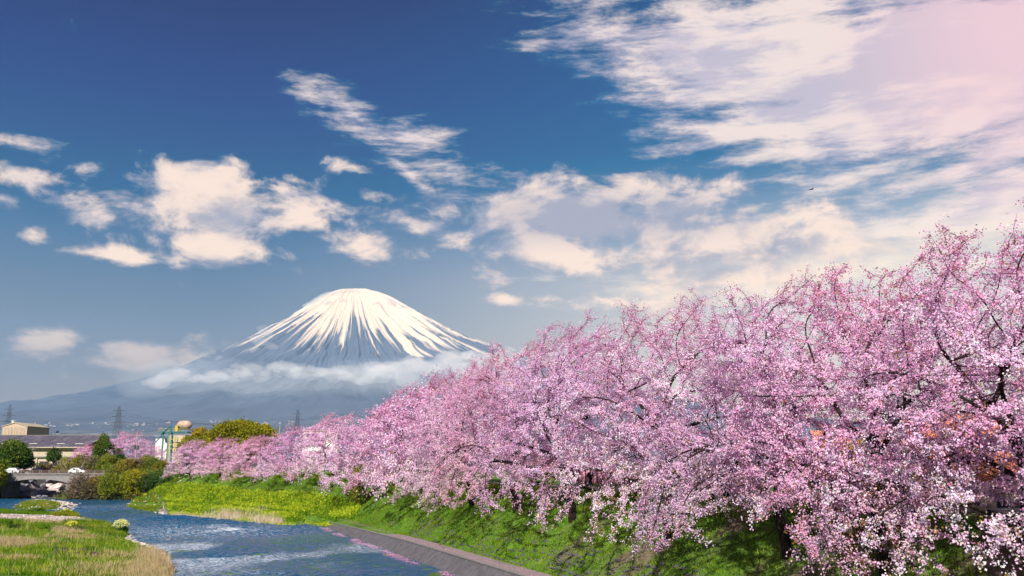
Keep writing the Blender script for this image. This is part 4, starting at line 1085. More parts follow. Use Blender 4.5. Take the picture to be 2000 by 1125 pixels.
def green_tree(name, label, cat, px, topy, D, wpx, g, pal, seed, nl=16, trunk_f=.35, dens=26, size=.26, flat=.8, group=None):
    rng = np.random.default_rng(seed); top = at(px, topy, D); W_ = wpx / FPX * D; H_ = top[2] - g
    t = thing(name, label, cat, (top[0], D, g), 0, group)
    lumps = []; th = H_ * trunk_f
    for k in range(nl):
        a = rng.uniform(0, 6.28); f = rng.uniform(0, 1); rad = W_ / 2 * .68 * math.sqrt(rng.random())
        zc = th + (H_ - th) * (.25 + .5 * f) * (1 - .35 * (rad / (W_ / 2 + .01)) ** 2); s = rng.uniform(.20, .34) * W_ * .75
        s = min(s, (H_ - zc) * 1.0 + .4); lumps.append(((math.cos(a) * rad, math.sin(a) * rad, zc), (s, s, s * flat)))
    lumps.append(((0, 0, H_ - W_ * .16 * flat), (W_ * .22, W_ * .22, W_ * .16 * flat)))
    for k in range(6): a = k * 1.05; lumps.append(((math.cos(a) * W_ * .30, math.sin(a) * W_ * .30, th + (H_ - th) * .38), (W_ * .2, W_ * .2, (H_ - th) * .30)))
    link('crown', crown_mesh(lumps, rng, dens, size, pal), FOLIAGE, t)['kind'] = 'stuff'
    r0 = max(.10, W_ * .035)
    MB().tube([(0, 0, -.4), (0, 0, th * .6), (rng.normal(0, .1), 0, th + (H_ - th) * .4)], [r0 * 1.3, r0, r0 * .6], 7).build('trunk', BARK, t)
    for k in range(5):
        c = lumps[k][0]; MB().tube([(0, 0, th * .8), (c[0] * .4, c[1] * .4, th + (c[2] - th) * .5), c], [r0 * .6, r0 * .4, r0 * .15], 5).build('limb', BARK, t)
    return t
green_tree('camphor_tree', 'broad round olive green tree rising behind the far cherry row', 'tree', 478, 820, 262, 132, 6, OLIVE, 1, 34, .2, 17, .30)
green_tree('camphor_tree', 'lower olive green tree between the steel plant and the big olive tree', 'tree', 395, 836, 268, 84, 6, OLIVE + MIXG[:1], 2, 22, .15, 20, .28)
green_tree('broadleaf_tree', 'dark green bushy tree beside the silver car at the left edge', 'tree', 26, 859, 248, 78, 5.5, DARKG + MIXG[:2], 3, 22, .12, 28, .24)
green_tree('broadleaf_tree', 'yellow green tree at the left edge in front of the bridge end', 'tree', -14, 893, 226, 60, 1.8, YELG + MIXG[:1], 4, 18, .08, 28, .2)
green_tree('pine_tree', 'small rounded dark pine in front of the cream factory wall', 'tree', 107, 875, 268, 28, 6, DARKG, 5, 12, .4, 34, .18)
green_tree('broadleaf_tree', 'bright yellow green tree behind the grey factory roof', 'tree', 86, 837, 352, 36, 6, YELG, 6, 14, .3, 26, .26)
green_tree('broadleaf_tree', 'greyish green tree between the tan shed and the bright yellow green tree', 'tree', 62, 835, 356, 22, 6, [(.12, .13, .09), (.09, .10, .07)], 7, 10, .3, 26, .24)
green_tree('conifer_tree', 'small dark conifer standing alone behind the right end of the grey roof', 'tree', 112, 842, 380, 12, 6, DARKG, 8, 8, .3, 26, .24)
green_tree('evergreen_tree', 'dark evergreen tree between the two pink trees beyond the far bank', 'tree', 204, 847, 258, 40, 6, DARKG + MIXG[:1], 9, 18, .1, 30, .2, 1.3)
green_tree('evergreen_shrub', 'small dark shrub at the foot of the broad far pink tree', 'shrub', 235, 875, 250, 26, 6, DARKG, 10, 10, .1, 30, .18)
green_tree('evergreen_shrub', 'dark green shrub tucked into the cherry row by the yellow field', 'shrub', 703, 884, 136, 34, float(height(np.array([at(703, 900, 136)[0]]), np.array([136.]))[0]), MIXG, 12, 20, .02, 50, .12, 1.5)
green_tree('broadleaf_tree', 'dark green tree under the cherry row behind the yellow field', 'tree', 372, 880, 205, 40, 5.0, DARKG + MIXG[:1], 13, 12, .1, 30, .2)
# bushes on the far bank
BUSH = [(146, 905, 243, 40, BRN, 'brown leafless bush right of the right bridge pier'), (160, 886, 250, 44, MIXG + YELG[:1], 'pale yellow green bush below the small pink tree'),
        (186, 892, 246, 44, BRN + MIXG[:1], 'brown twiggy bush in the middle of the far bank'), (212, 888, 244, 46, YELG + MIXG, 'light green bush below the dark evergreen'),
        (168, 925, 230, 54, BRN, 'low brown bush over the water right of the bridge'), (196, 930, 229, 52, BRN + MIXG[:1], 'brown bush behind the grey water line boulder'),
        (236, 905, 238, 52, MIXG, 'green bush left of the utility pole'), (262, 896, 240, 50, YELG + BRN[:2], 'yellowish brown bush at the foot of the utility pole'),
        (292, 893, 242, 46, MIXG + BRN[:1], 'olive brown bush right of the utility pole'), (318, 900, 238, 40, DARKG + MIXG, 'dark green bush below the steel plant'),
        (228, 926, 228.5, 64, YELG + MIXG, 'rounded yellow green bush hanging over the far water edge'), (262, 918, 227.5, 62, YELG, 'yellow green bush at the water, middle of the far bank'),
        (294, 922, 226.5, 56, DARKG + MIXG[:2], 'deep green bush at the right end of the far bank'), (322, 930, 224, 44, DARKG, 'dark bush beside the leftmost cherry tree of the row'),
        (128, 893, 262, 36, YELG + BRN[:1], 'yellowish bush behind the bridge rail in front of the factory'), (92, 905, 262, 40, BRN + MIXG[:1], 'brown green bush behind the bridge rail left of the yellowish bush'),
        (150, 958, 231, 24, DARKG + BRN, 'small dark bush at the foot of the right bridge pier'), (215, 955, 228, 26, BRN, 'small brown bush at the water right of the grey boulder')]
for i, (px_, ty, D_, w_, pal, lab) in enumerate(BUSH):
    p = at(px_, ty, D_); g_ = float(height(np.array([p[0]]), np.array([D_]))[0]) - .3
    rng = np.random.default_rng(100 + i); W_ = w_ / FPX * D_ * 1.25; H_ = max(p[2] - g_, 1.6)
    t = thing('riverside_bush', lab, 'bush', (p[0], D_, g_), 0, 'bushes on the far bank')
    lumps = []
    for k in range(13):
        a = rng.uniform(0, 6.28); r_ = W_ / 2 * .75 * math.sqrt(rng.random()); zc = H_ * rng.uniform(.15, .78); s = rng.uniform(.18, .30) * W_
        lumps.append(((math.cos(a) * r_, math.sin(a) * r_ * .8, zc), (s, s, min(s * .9, H_ * .35))))
    lumps.append(((0, 0, H_ * .8), (W_ * .22, W_ * .22, H_ * .2)))
    link('foliage', crown_mesh(lumps, rng, 26 if pal[0] != BRN[0] else 13, .17, pal, 'foliage'), FOLIAGE, t)['kind'] = 'stuff'
    sm = MB()
    for k in range(34 if pal[0] == BRN[0] else 14):
        a = rng.uniform(0, 6.28); r_ = W_ / 2 * rng.uniform(.3, 1.0); h_ = H_ * rng.uniform(.6, 1.12)
        sm.tube([(math.cos(a) * .2, math.sin(a) * .2, 0), (math.cos(a) * r_ * .5, math.sin(a) * r_ * .5, h_ * .65), (math.cos(a) * r_, math.sin(a) * r_, h_)], [.06, .04, .02], 3, cap=False)
    sm.build('stems', BARK if i % 2 else WOODP, t)

# ---- dark shrubs, hedge, pink screen, house roofs behind the near trees
def crest_shrub(px, topy, D, wpx, pal, label, seed):
    return green_tree('garden_shrub', label, 'shrub', px, topy, D, wpx, CREST - .2, pal, seed, 14, .05, 60, .085, 1.1, 'shrubs behind the cherry trees')
crest_shrub(1370, 905, 66, 120, DARKG, 'dark green shrub behind the low boughs, right of the pink screen', 31)
crest_shrub(1450, 890, 62, 110, DARKG + YELG[:1], 'green shrub with yellow tips left of the second near trunk', 32)
crest_shrub(1610, 880, 56, 110, DARKG, 'dark shrub behind the thick trunk of the near cherry trees', 33)
crest_shrub(1790, 885, 52, 120, DARKG + MIXG[:1], 'dark green shrub left of the person in navy', 34)
crest_shrub(1985, 900, 50, 110, DARKG, 'dark shrub right of the orange tiled roof', 35)
crest_shrub(1690, 840, 75, 130, YELG + [(.30, .28, .06)], 'yellow green shrub glowing between the near trunks', 36)
crest_shrub(1140, 870, 95, 90, YELG, 'yellow green shrub seen through the row above the pink screen', 37)
crest_shrub(1040, 872, 108, 80, YELG + MIXG, 'light green shrub behind the row, left of the pink screen', 38)
PINK = M_("pink_cloth"); pn2_ = PINK.noise(1.2, 3, .5); PINK.base(PINK.ramp(pn2_, [(.3, (.72, .28, .40)), (.7, (.85, .40, .52))]), .8); PINK = PINK.m
sc0 = at(1122, 946, 86); sc1 = at(1300, 946, 86 - 14)
scr = thing('cloth_screen', 'long pink cloth screen along the path behind the walking person', 'screen', (sc0[0], sc0[1], CREST))
nS = 7
for k in range(nS):
    a = (sc1[:2] - sc0[:2]) * k / nS; b = (sc1[:2] - sc0[:2]) * (k + 1) / nS; u = np.linspace(0, 1, 14)[:, None]; P_ = a * (1 - u) + b * u
    d_ = (b - a) / np.linalg.norm(b - a); P_ = P_ + np.array([-d_[1], d_[0]]) * (.06 * np.sin(u * 22 + k))
    V = np.array([(x, y, z) for z in (.42, 1.2, 1.95) for x, y in P_]); i = np.arange(13)
    F = np.concatenate([np.stack([i + r * 14, i + r * 14 + 1, i + r * 14 + 15, i + r * 14 + 14], 1) for r in (0, 1)])
    o = link('cloth_panel', mesh_np('cloth_panel', V, F, None, True), PINK, scr); so = o.modifiers.new('thickness', 'SOLIDIFY'); so.thickness = .01
    MB().tube([(*a, 0), (*a, 2.05)], .04, 6).build('post', STEEL, scr)
# house with orange tiled roof at the right
def tiled_house(px, py, D, w, label, seed=1):
    p = at(px, py, D); g = 5.9; t = thing('tiled_house', label, 'house', (p[0], D, g), math.radians(-8)); ze = p[2] - g - .5
    MB().box((0, 2.6, (ze) / 2), (w - .8, 5.0, ze)).build('wall', CREAM, t)
    TILE = plain("orange_roof_tile", (.52, .17, .075), .7, .35, 5)
    me = None; rows, cols = 9, int(w / .42); 
    rise = 1.5; run = 3.0
    tl = MB(); xs_ = np.linspace(-.21, .21, 6); prof_ = .05 * np.cos(xs_ / .21 * 1.5); V = []
    for yy_ in (0, .44):
        for x_, z_ in zip(xs_, prof_): V.append((x_, yy_, z_ + yy_ * rise / run + (0 if yy_ else .03)))
    for yy_ in (0, .44):
        for x_, z_ in zip(xs_, prof_): V.append((x_, yy_, z_ + yy_ * rise / run - .025))
    i = np.arange(5); F = np.concatenate([np.stack([i, i + 1, i + 7, i + 6], 1), np.stack([i + 12, i + 18, i + 19, i + 13], 1), np.stack([i, i + 12, i + 13, i + 1], 1)])
    me = mesh_np('roof_tile', np.array(V), F, None, True); me.materials.append(TILE)
    for side in (0, 1):
        for r in range(rows):
            for c in range(cols):
                if side and r < rows - 2: continue
                o = link('roof_tile', me, None, t); yy_ = r * .38; x_ = -w / 2 + .21 + c * .42
                if not side: o.location = (x_, -.5 + yy_, ze + .02 + yy_ * rise / run + r * .008)
                else: o.location = (x_, 6.3 - yy_, ze + .02 + yy_ * rise / run + r * .008); o.rotation_euler = (0, 0, math.pi)
    zt = ze + rows * .38 * rise / run + .08
    MB().tube([(-w / 2, -.5 + rows * .38, zt), (w / 2, -.5 + rows * .38, zt)], .14, 8).build('ridge', CONC_L, t)
    V = np.array([(-w/2+.4, .1, ze), (w/2-.4, .1, ze), (w/2-.4, 5.1, ze), (-w/2+.4, 5.1, ze), (-w/2+.4, 2.7, zt - .15), (w/2-.4, 2.7, zt - .15)])
    link('gable', mesh_np('gable', V, [np.array([[0, 1, 5, 4], [3, 4, 5, 2]]), np.array([[0, 4, 3], [1, 2, 5]])]), CREAM, t)
    for x_ in (-w * .25, w * .2):
        f = MB().box((x_, .06, ze - 1.1), (1.3, .12, 1.1)).build('window', WHITEP, t); MB().box((x_, -.02, ze - 1.1), (1.1, .06, .9)).build('pane', GLASSD, f)
tiled_house(1930, 930, 47, 4.2, 'small house with a bright orange tiled roof at the right edge')
tiled_house(1880, 842, 62, 7.0, 'larger house with an orange tiled roof half hidden behind the near blossoms')
tiled_house(1700, 868, 80, 9.0, 'far house with orange roof hidden behind the thick trunk')

# ------------------------------------------------------------------ people
SKIN = plain("skin", (.55, .36, .27), .6, .08, 8)
def skin_obj(name, J, E, Rr, mat, parent, sub=1):
    me = bpy.data.meshes.new(name); me.from_pydata([Vector(j) for j in J], E, []); o = link(name, me, mat, parent)
    o.modifiers.new('skin', 'SKIN'); sv = me.skin_vertices[0].data
    for i, r in enumerate(Rr): sv[i].radius = (r, r) if not isinstance(r, tuple) else r
    sv[0].use_root = True; o.modifiers.new('smooth', 'SUBSURF').levels = sub; o.modifiers['smooth'].render_levels = sub; return o
def person(label, loc, rz, top, bottom, hair, hat=None, bag=None):
    t = thing('person', label, 'person', loc, rz)
    # walking: +x is forward
    J = [(0,0,.95),(0,0,1.15),(0,0,1.38),(.01,0,1.48),(.02,0,1.54),(.03,0,1.62),(.01,0,1.69),
         (0,-.09,.92),(.16,-.10,.52),(.10,-.10,.09),(.26,-.10,.03), (0,.09,.92),(-.02,.10,.50),(-.26,.10,.13),(-.14,.10,.04),
         (0,-.19,1.40),(-.10,-.23,1.14),(.06,-.22,.93),(.11,-.21,.86), (0,.19,1.40),(.10,.23,1.14),(.30,.19,1.02),(.36,.18,.97)]
    E = [(0,1),(1,2),(2,3),(3,4),(4,5),(5,6),(0,7),(7,8),(8,9),(9,10),(0,11),(11,12),(12,13),(13,14),(2,15),(15,16),(16,17),(17,18),(2,19),(19,20),(20,21),(21,22)]
    Rr = [.13,.12,.14,.06,.055,.10,.085,.085,.06,.04,.035,.085,.06,.04,.035,.06,.042,.03,.028,.06,.042,.03,.028]
    body = skin_obj('body', J, E, Rr, SKIN, t, 2)
    for (hx, hy, hz, fx, fz) in ((.11,-.21,.86,.35,-1), (.36,.18,.97,1,-.35)):
        for f in range(5):
            off = (f - 2) * .017; Ln = (.045, .07, .078, .072, .055)[f]
            b0 = np.array([hx, hy + off, hz]); d_ = np.array([fx, (-.5 if f == 0 else 0) * (1 if hy < 0 else -1), fz]); d_ /= np.linalg.norm(d_)
            MB().tube([b0 - d_ * .01, b0 + d_ * Ln * .6, b0 + d_ * Ln + np.array([.012, 0, -.006])], [.009, .008, .006], 5).build('finger', SKIN, t)
    skin_obj('jacket', [(0,0,.90),(0,0,1.15),(0,0,1.39),(0,0,1.47),(0,-.19,1.41),(-.10,-.235,1.14),(.045,-.222,.95),(0,.19,1.41),(.10,.235,1.14),(.275,.195,1.03)], [(0,1),(1,2),(2,3),(2,4),(4,5),(5,6),(2,7),(7,8),(8,9)], [.165,.15,.165,.075,.075,.058,.045,.075,.058,.045], top, t, 2)
    skin_obj('trousers', [(0,0,.96),(0,-.09,.90),(.16,-.10,.52),(.10,-.10,.13),(0,.09,.90),(-.02,.10,.50),(-.24,.10,.16)], [(0,1),(1,2),(2,3),(0,4),(4,5),(5,6)], [.14,.10,.075,.058,.10,.075,.058], bottom, t, 2)
    for (x, y, z) in ((.17, -.10, .045), (-.19, .10, .075)): MB().box((x, y, z), (.28, .10, .09)).build('shoe', TYREM, t)
    hb_ = skin_obj('hair', [(-.03,0,1.60),(-.015,0,1.68),(.01,0,1.715)], [(0,1),(1,2)], [.098,.105,.075], hair, t, 2)
    MB().box((.135, 0, 1.615), (.03, .022, .04)).build('nose', SKIN, t)
    for s in (-1, 1): MB().box((.122, s * .035, 1.645), (.012, .022, .012)).build('eye', TYREM, t); MB().box((.03, s * .102, 1.62), (.03, .02, .055)).build('ear', SKIN, t)
    MB().box((.125, 0, 1.57), (.012, .045, .010)).build('mouth', RUST, t)
    if hat:
        h_ = MB().tube([(.01, 0, 1.70), (.01, 0, 1.80)], [.115, .09], 14).build('hat', hat, t); MB().tube([(.01, 0, 1.695), (.01, 0, 1.71)], .18, 16).build('brim', hat, h_)
    if bag: MB().box((-.21, 0, 1.18), (.14, .28, .38)).build('backpack', bag, t)
NAVY = plain("navy_cloth", (.015, .02, .05), .85); BLK = plain("black_cloth", (.015, .013, .015), .85); ORG = plain("orange_cloth", (.5, .13, .05), .85); HAIR = plain("black_hair", (.012, .01, .01), .6); HATM = plain("white_hat_cloth", (.7, .66, .62), .8)
p = on(1153, 956, CREST); person('person in a white hat and dark clothes walking the path before the pink screen', (p[0], p[1], CREST + .0), math.radians(-65), BLK, NAVY, HAIR, HATM, ORG)
p = at(1836, 940, 52); person('person in navy walking behind the near trees, left of the orange roof', (p[0], 52, CREST), math.radians(110), NAVY, NAVY, HAIR)

# ------------------------------------------------------------------ yellow flower field, reeds, grass, flowering bush
def sample(A, n_, rng, cond=None):
    A = np.array(A, float); lo, hi = A.min(0), A.max(0); out = np.zeros((0, 2))
    while len(out) < n_:
        q = rng.uniform(lo, hi, (n_ * 2, 2)); q = q[inside(q[:, 0], q[:, 1], A)]
        if cond is not None: q = q[cond(q)]
        out = np.concatenate([out, q])
    return out[:n_]
def blades(xy, h, w, cols, rng, nb=5, spread=.12, lean=.35):
    z = height(xy[:, 0], xy[:, 1]); N_ = len(xy)
    B = np.repeat(np.column_stack([xy, z - .04]), nb, 0); B[:, :2] += rng.normal(0, spread, (N_ * nb, 2)); q = len(B)
    hh = np.repeat(np.broadcast_to(h, (N_,)), nb) * rng.uniform(.5, 1.2, q); a = rng.uniform(0, 6.28, q); ww = w * rng.uniform(.6, 1.3, q)
    s = np.column_stack([np.cos(a), np.sin(a), np.zeros(q)]) * ww[:, None]; ln = rng.normal(0, lean, (q, 2)) * hh[:, None]
    T_ = B + np.column_stack([ln, hh]); 
    V = np.stack([B - s, B + s, T_], 1).reshape(-1, 3); c = np.repeat(np.repeat(cols, nb, 0) * rng.uniform(.75, 1.25, (q, 1)), 3, 0)
    return V, c
def tri_obj(name, parts, label, mat=None):
    V = np.concatenate([p[0] for p in parts]); c = np.concatenate([p[1] for p in parts])
    return tag(link(name, mesh_np(name, V, np.arange(len(V)).reshape(-1, 3), np.clip(c, 0, .95)), mat or FOLIAGE), label, kind='stuff')
rg = np.random.default_rng(77)
def pcol(pal, n_, rng, xy=None, sc=.3, seed=1):
    pal = np.array(pal, float); 
    if xy is None: return pal[rng.integers(0, len(pal), n_)]
    f = np.clip(nfbm(xy[:, 0] * sc, xy[:, 1] * sc, 3, seed) * 1.6 - .3 + rng.normal(0, .12, n_), 0, .999); return pal[(f * len(pal)).astype(int)]
GR = [(.07, .16, .010), (.10, .21, .012), (.15, .24, .015), (.05, .12, .012), (.18, .25, .02)]
SL = [(.08, .20, .010), (.12, .25, .012), (.18, .28, .015), (.07, .15, .012), (.20, .28, .02)]
# embankment slope
SLOPE = [bank(-5, 3.3), bank(40, 3.2), bank(90, 3.2), bank(137, 3.2), (-36, 154), (-44, 166), (-55, 179), (-66, 190), (-60, 196), (-40, 178), (-22, 158), bank(137, 12.6), bank(90, 12.6), bank(-5, 12.6)]
def soilcut(q): return rg.random(len(q)) > .72 * np.clip((nfbm(q[:, 0] * .5, q[:, 1] * .5, 4, 31) - .53 + .12 * np.clip((60 - q[:, 1]) / 20, -1, 1)) * 6, 0, 1) * (bank_t(q[:, 0], q[:, 1]) > 4)
xy = sample(SLOPE, 42000, rg, soilcut)
hh = .12 + .26 * nfbm(xy[:, 0] * .6, xy[:, 1] * .6, 3, 91) ** 1.5 + np.clip((bank_t(xy[:, 0], xy[:, 1]) - 8) / 4, 0, 1) * .16
tri_obj('slope_grass', [blades(xy, hh, .028, pcol(SL, len(xy), rg, xy, .45, 92), rg, 4, .16, .45)], 'fresh green grass on the embankment slope')
# near left bank
LB = [P0(-80, 1135, .4), P0(-80, 1024, .4), P0(60, 1022, .4), P0(150, 1024, .4), P0(205, 1024, .4), P0(244, 1038, .4), P0(240, 1050, .4), P0(262, 1062, .4), P0(298, 1072, .4), P0(318, 1086, .4), P0(330, 1106, .4), P0(330, 1135, .4)]
s1c = lambda q: rg.random(len(q)) > np.maximum(polymask(q[:, 0], q[:, 1], SOIL1), .75 * polymask(q[:, 0], q[:, 1], SOIL2)) * .96
xy = sample(LB, 24000, rg, s1c)
fz_ = nfbm(xy[:, 0] * .16, xy[:, 1] * .16, 3, 95); STRAW = [(.42, .33, .17), (.34, .27, .12), (.50, .40, .24)]
dryp = np.clip((fz_ - .58) * 5, 0, .6)
for (sx, sy, rx, ry) in ((290, 1112, 5, 5), (15, 1070, 4, 3), (150, 1040, 4, 1.5)):
    c_ = P0(sx, sy, .4); dryp = np.maximum(dryp, .95 * np.exp(-(((xy[:, 0] - c_[0]) / rx) ** 2 + ((xy[:, 1] - c_[1]) / ry) ** 2)))
dry = rg.random(len(xy)) < dryp * .8
cg = pcol(GR, len(xy), rg, xy, .3, 96); cg[dry] = pcol(STRAW, dry.sum(), rg)
hh = np.where(dry, .44, .30) * (.6 + .9 * nfbm(xy[:, 0] * .4, xy[:, 1] * .4, 3, 97))
tri_obj('meadow_grass', [blades(xy, hh, .03, cg, rg, 5, .14, .35)], 'green and straw coloured grass on the near left bank')
RD = []
for (pl, n_, h_) in (([(250,1120),(262,1100),(285,1090),(322,1092),(334,1108),(334,1135),(230,1135)], 1300, .52), ([(262,1084),(300,1080),(325,1092),(334,1110),(318,1112),(285,1094)], 300, 1.1), ([(-20,1060),(50,1062),(70,1072),(40,1082),(-20,1080)], 500, .6), ([(100,1040),(165,1034),(170,1046),(110,1050)], 500, .6)):
    q = sample([P0(*p, .4) for p in pl], n_, rg); RD.append(blades(q, h_, .02, pcol([(.46, .34, .20), (.52, .42, .28), (.38, .26, .15), (.42, .36, .2)], n_, rg), rg, 5, .16, .22))
tri_obj('dry_reeds', RD, 'tall dry straw coloured reeds at the near river edge')
# taller stalks, lime tufts and weeds that break up the meadow and the wall's edge
q = sample(LB, 1500, rg); TS = [blades(q, .75 * rg.uniform(.6, 1.3, 1500), .016, pcol([(.36, .34, .10), (.24, .30, .04), (.50, .42, .24), (.30, .36, .05)], 1500, rg), rg, 3, .10, .25)]
q = sample(LB, 900, rg, lambda q: nfbm(q[:, 0] * .5, q[:, 1] * .5, 3, 88) > .56); TS.append(blades(q, .5 * rg.uniform(.6, 1.3, 900), .04, pcol([(.26, .36, .02), (.34, .38, .03), (.16, .28, .02)], 900, rg), rg, 6, .2, .4))
D_ = rg.uniform(50, 132, 1300); t_ = 3.1 + np.abs(rg.normal(0, .22, 1300)) - .12; q = np.array([25.3 - .3927 * D_, D_]).T + BN[None] * t_[:, None]
q = q[nfbm(D_ * .5, D_ * 0, 3, 64) > .42]; TS.append(blades(q, .26, .03, pcol(SL, len(q), rg), rg, 5, .12, .5))
tri_obj('tall_weeds', TS, 'taller stalks and lime green tufts standing out of the grass')
# verges of island, spits and point
SP = []
for (pl, n_, h_, pal) in (([(30,990),(48,980),(90,979),(118,985),(105,993),(60,995)], 1500, .5, YELG + GR), ([(-30,998),(40,1000),(100,1003),(150,1007),(150,1010),(-30,1009)], 2200, .5, GR), ([(120,1003),(150,1006),(152,1010),(100,1010)], 500, .7, YELG),
                          ([(125,1022),(205,1020),(246,1038),(240,1050),(130,1040)], 2600, .6, GR + YELG[:1]), ([(-20,1022),(40,1024),(40,1036),(-20,1036)], 700, .6, GR), ([(60,1030),(120,1032),(115,1042),(60,1042)], 500, .5, GR),
                          ([(248,988),(262,981),(300,975),(340,975),(350,1000),(300,996),(275,992)], 3000, .5, GR + YELG)):
    A_ = [P0(*p, .4) for p in pl]; q = sample(A_, n_, rg, lambda q: rg.random(len(q)) > polymask(q[:, 0], q[:, 1], SANDP)); SP.append(blades(q, h_, .045, pcol(np.array(pal) * .95, n_, rg, q, .5, 98), rg, 5, .2, .35))
tri_obj('verge_plants', SP, 'low green and yellow plants on the gravel island and bars')
# undergrowth of the far bank
q = sample([(-112.5, 228.5), (-87, 223), (-80, 228), (-80, 250), (-104, 252), (-111, 244)], 5200, rg); zq = height(q[:, 0], q[:, 1]); 
C = np.column_stack([q, zq + rg.uniform(0, 1.5, len(q)) * (.4 + nfbm(q[:, 0] * .3, q[:, 1] * .3, 3, 12))])
V, c = leaf_quads(C, 4, .28, .16, pcol(MIXG + BRN + DARKG, len(q), rg, q, .35, 13), rg)
tag(link('undergrowth', mesh_np('undergrowth', V, np.arange(len(V)).reshape(-1, 4), np.clip(c, 0, .95)), FOLIAGE), 'tangled brown and green undergrowth on the slope of the far bank', kind='stuff')
# flower field
FLD = [P0(335, 1000, .5), P0(318, 986, .5), (-80, 203), (-65, 191), (-54.5, 180.5), (-44.5, 168.5), (-35.5, 156.5), (-26.5, 145.5), (-22, 137), P0(690, 1022, .8), P0(600, 1020, .5), P0(560, 1022, .5), P0(500, 1016, .5), P0(440, 1010, .5), P0(400, 1006, .5)]
xy = sample(FLD, 21000, rg, lambda q: rg.random(len(q)) < np.clip((q[:, 0] + 86) / 16 + .8 * (nfbm(q[:, 0] * .15, q[:, 1] * .15, 3, 58) - .5), .05, 1)); hgt = .42 + .5 * nfbm(xy[:, 0] * .18, xy[:, 1] * .18, 3, 99) + .25 * nfbm(xy[:, 0] * 1.2, xy[:, 1] * 1.2, 2, 94)
hgt = hgt * np.clip(shore(xy[:, 0], xy[:, 1]) / 2.0, .3, 1)
greens = blades(xy, hgt * .95, .05, pcol(GR[:3], len(xy), rg), rg, 3, .2, .18)
yl = nfbm(xy[:, 0] * .15, xy[:, 1] * .15, 3, 93); yk = rg.random(len(xy)) < np.clip((yl - .32) * 3.2, .12, .85)
C = np.column_stack([xy, height(xy[:, 0], xy[:, 1]) + hgt * rg.uniform(.8, 1.02, len(xy))])[yk]
V, c = leaf_quads(C, 4, np.array([.22, .22, .14]), .07, pcol([(.36, .48, .02), (.24, .38, .02), (.48, .54, .03), (.16, .30, .015), (.54, .55, .03)], len(C), rg), rg, .9)
fo_ = tri_obj('flower_stems', [greens], 'green stems of the yellow flower field')
tag(link('yellow_flowers', mesh_np('yellow_flowers', V, np.arange(len(V)).reshape(-1, 4), np.clip(c, 0, .95)), FOLIAGE), 'bright yellow rape flowers on the low bank before the far cherry trees', kind='stuff')
rdp = []
for pl in ([(395,1007),(412,1000),(465,1003),(475,1014),(430,1011)], [(470,1014),(480,1003),(530,1006),(560,1022),(500,1018)], [(330,1001),(345,998),(400,1004),(400,1008)]):
    q = sample([P0(*p, .4) for p in pl], 420, rg, lambda q: rg.random(len(q)) < np.clip((nfbm(q[:, 0] * .5, q[:, 1] * .5, 3, 19) - .36) * 4, 0, 1)); rdp.append(blades(q, (1.2 if pl[0][0] > 340 else .5) * rg.uniform(.6, 1.1, 420), .03, pcol([(.58, .46, .36), (.50, .38, .28), (.64, .54, .44)], 420, rg), rg, 5, .25, .1))
tri_obj('pale_reeds', rdp, 'pale dry reeds at the front edge of the yellow flower field')
# floating and fallen petals
def petals(n_, fn, size, name, label):
    P_ = fn(n_); a = rg.uniform(0, 6.28, n_); s = rg.uniform(.6, 1.4, n_) * size
    d1 = np.column_stack([np.cos(a), np.sin(a), rg.normal(0, .15, n_)]) * s[:, None]; d2 = np.column_stack([-np.sin(a), np.cos(a), rg.normal(0, .15, n_)]) * s[:, None]
    V = np.stack([P_ + d1, P_ + d2, P_ - d1, P_ - d2], 1).reshape(-1, 3); c = pcol([(.85, .45, .66), (.9, .6, .8), (.75, .36, .5)], n_, rg)
    tag(link(name, mesh_np(name, V, np.arange(n_ * 4).reshape(-1, 4), np.repeat(c, 4, 0)), BLOSSOM), label, kind='stuff')
def drift(n_):
    D_ = rg.uniform(50, 132, n_); t_ = -.30 + .42 * (nfbm(D_ * .16, D_ * 0, 3, 60) - .5) * 2 + rg.normal(0, .42, n_) * (.2 + nfbm(D_ * .3, D_ * 0 + 4, 2, 61)); keep = nfbm(D_ * .22, D_ * 0 + 8, 3, 62) > .34 + .12 * rg.random(n_); p = np.array([25.3 - .3927 * D_, D_]).T + BN[None] * t_[:, None]; p = p[keep][rg.integers(0, keep.sum(), n_)] + rg.normal(0, .1, (n_, 2))
    return np.column_stack([p, waves(p[:, 0], p[:, 1]) + .05])
petals(7000, drift, .045, 'floating_petals', 'line of pink petals drifting along the foot of the river wall')
def ledge(n_):
    D_ = rg.uniform(48, 130, n_); t_ = 1.66 + np.abs(rg.normal(0, .8, n_)); p = np.array([25.3 - .3927 * D_, D_]).T + BN[None] * t_[:, None]
    return np.column_stack([p, np.where(t_ < 3.1, np.interp(t_, [1.64, 3.1], [1.235, 1.315]), height(p[:, 0], p[:, 1]) + .06)])
petals(2400, ledge, .032, 'ledge_petals', 'pink petals strewn over the ledge of the river wall')
def under(n_):
    q = sample([bank(20, 4), bank(85, 4.5), bank(85, 13), bank(20, 13)], n_, rg, lambda q: rg.random(len(q)) < np.clip((nfbm(q[:, 0] * .5, q[:, 1] * .5, 4, 31) - .40) * 5, .05, 1))
    return np.column_stack([q, height(q[:, 0], q[:, 1]) + .05])
petals(9000, under, .03, 'fallen_petals', 'fallen pink petals on the soil under the near trees')
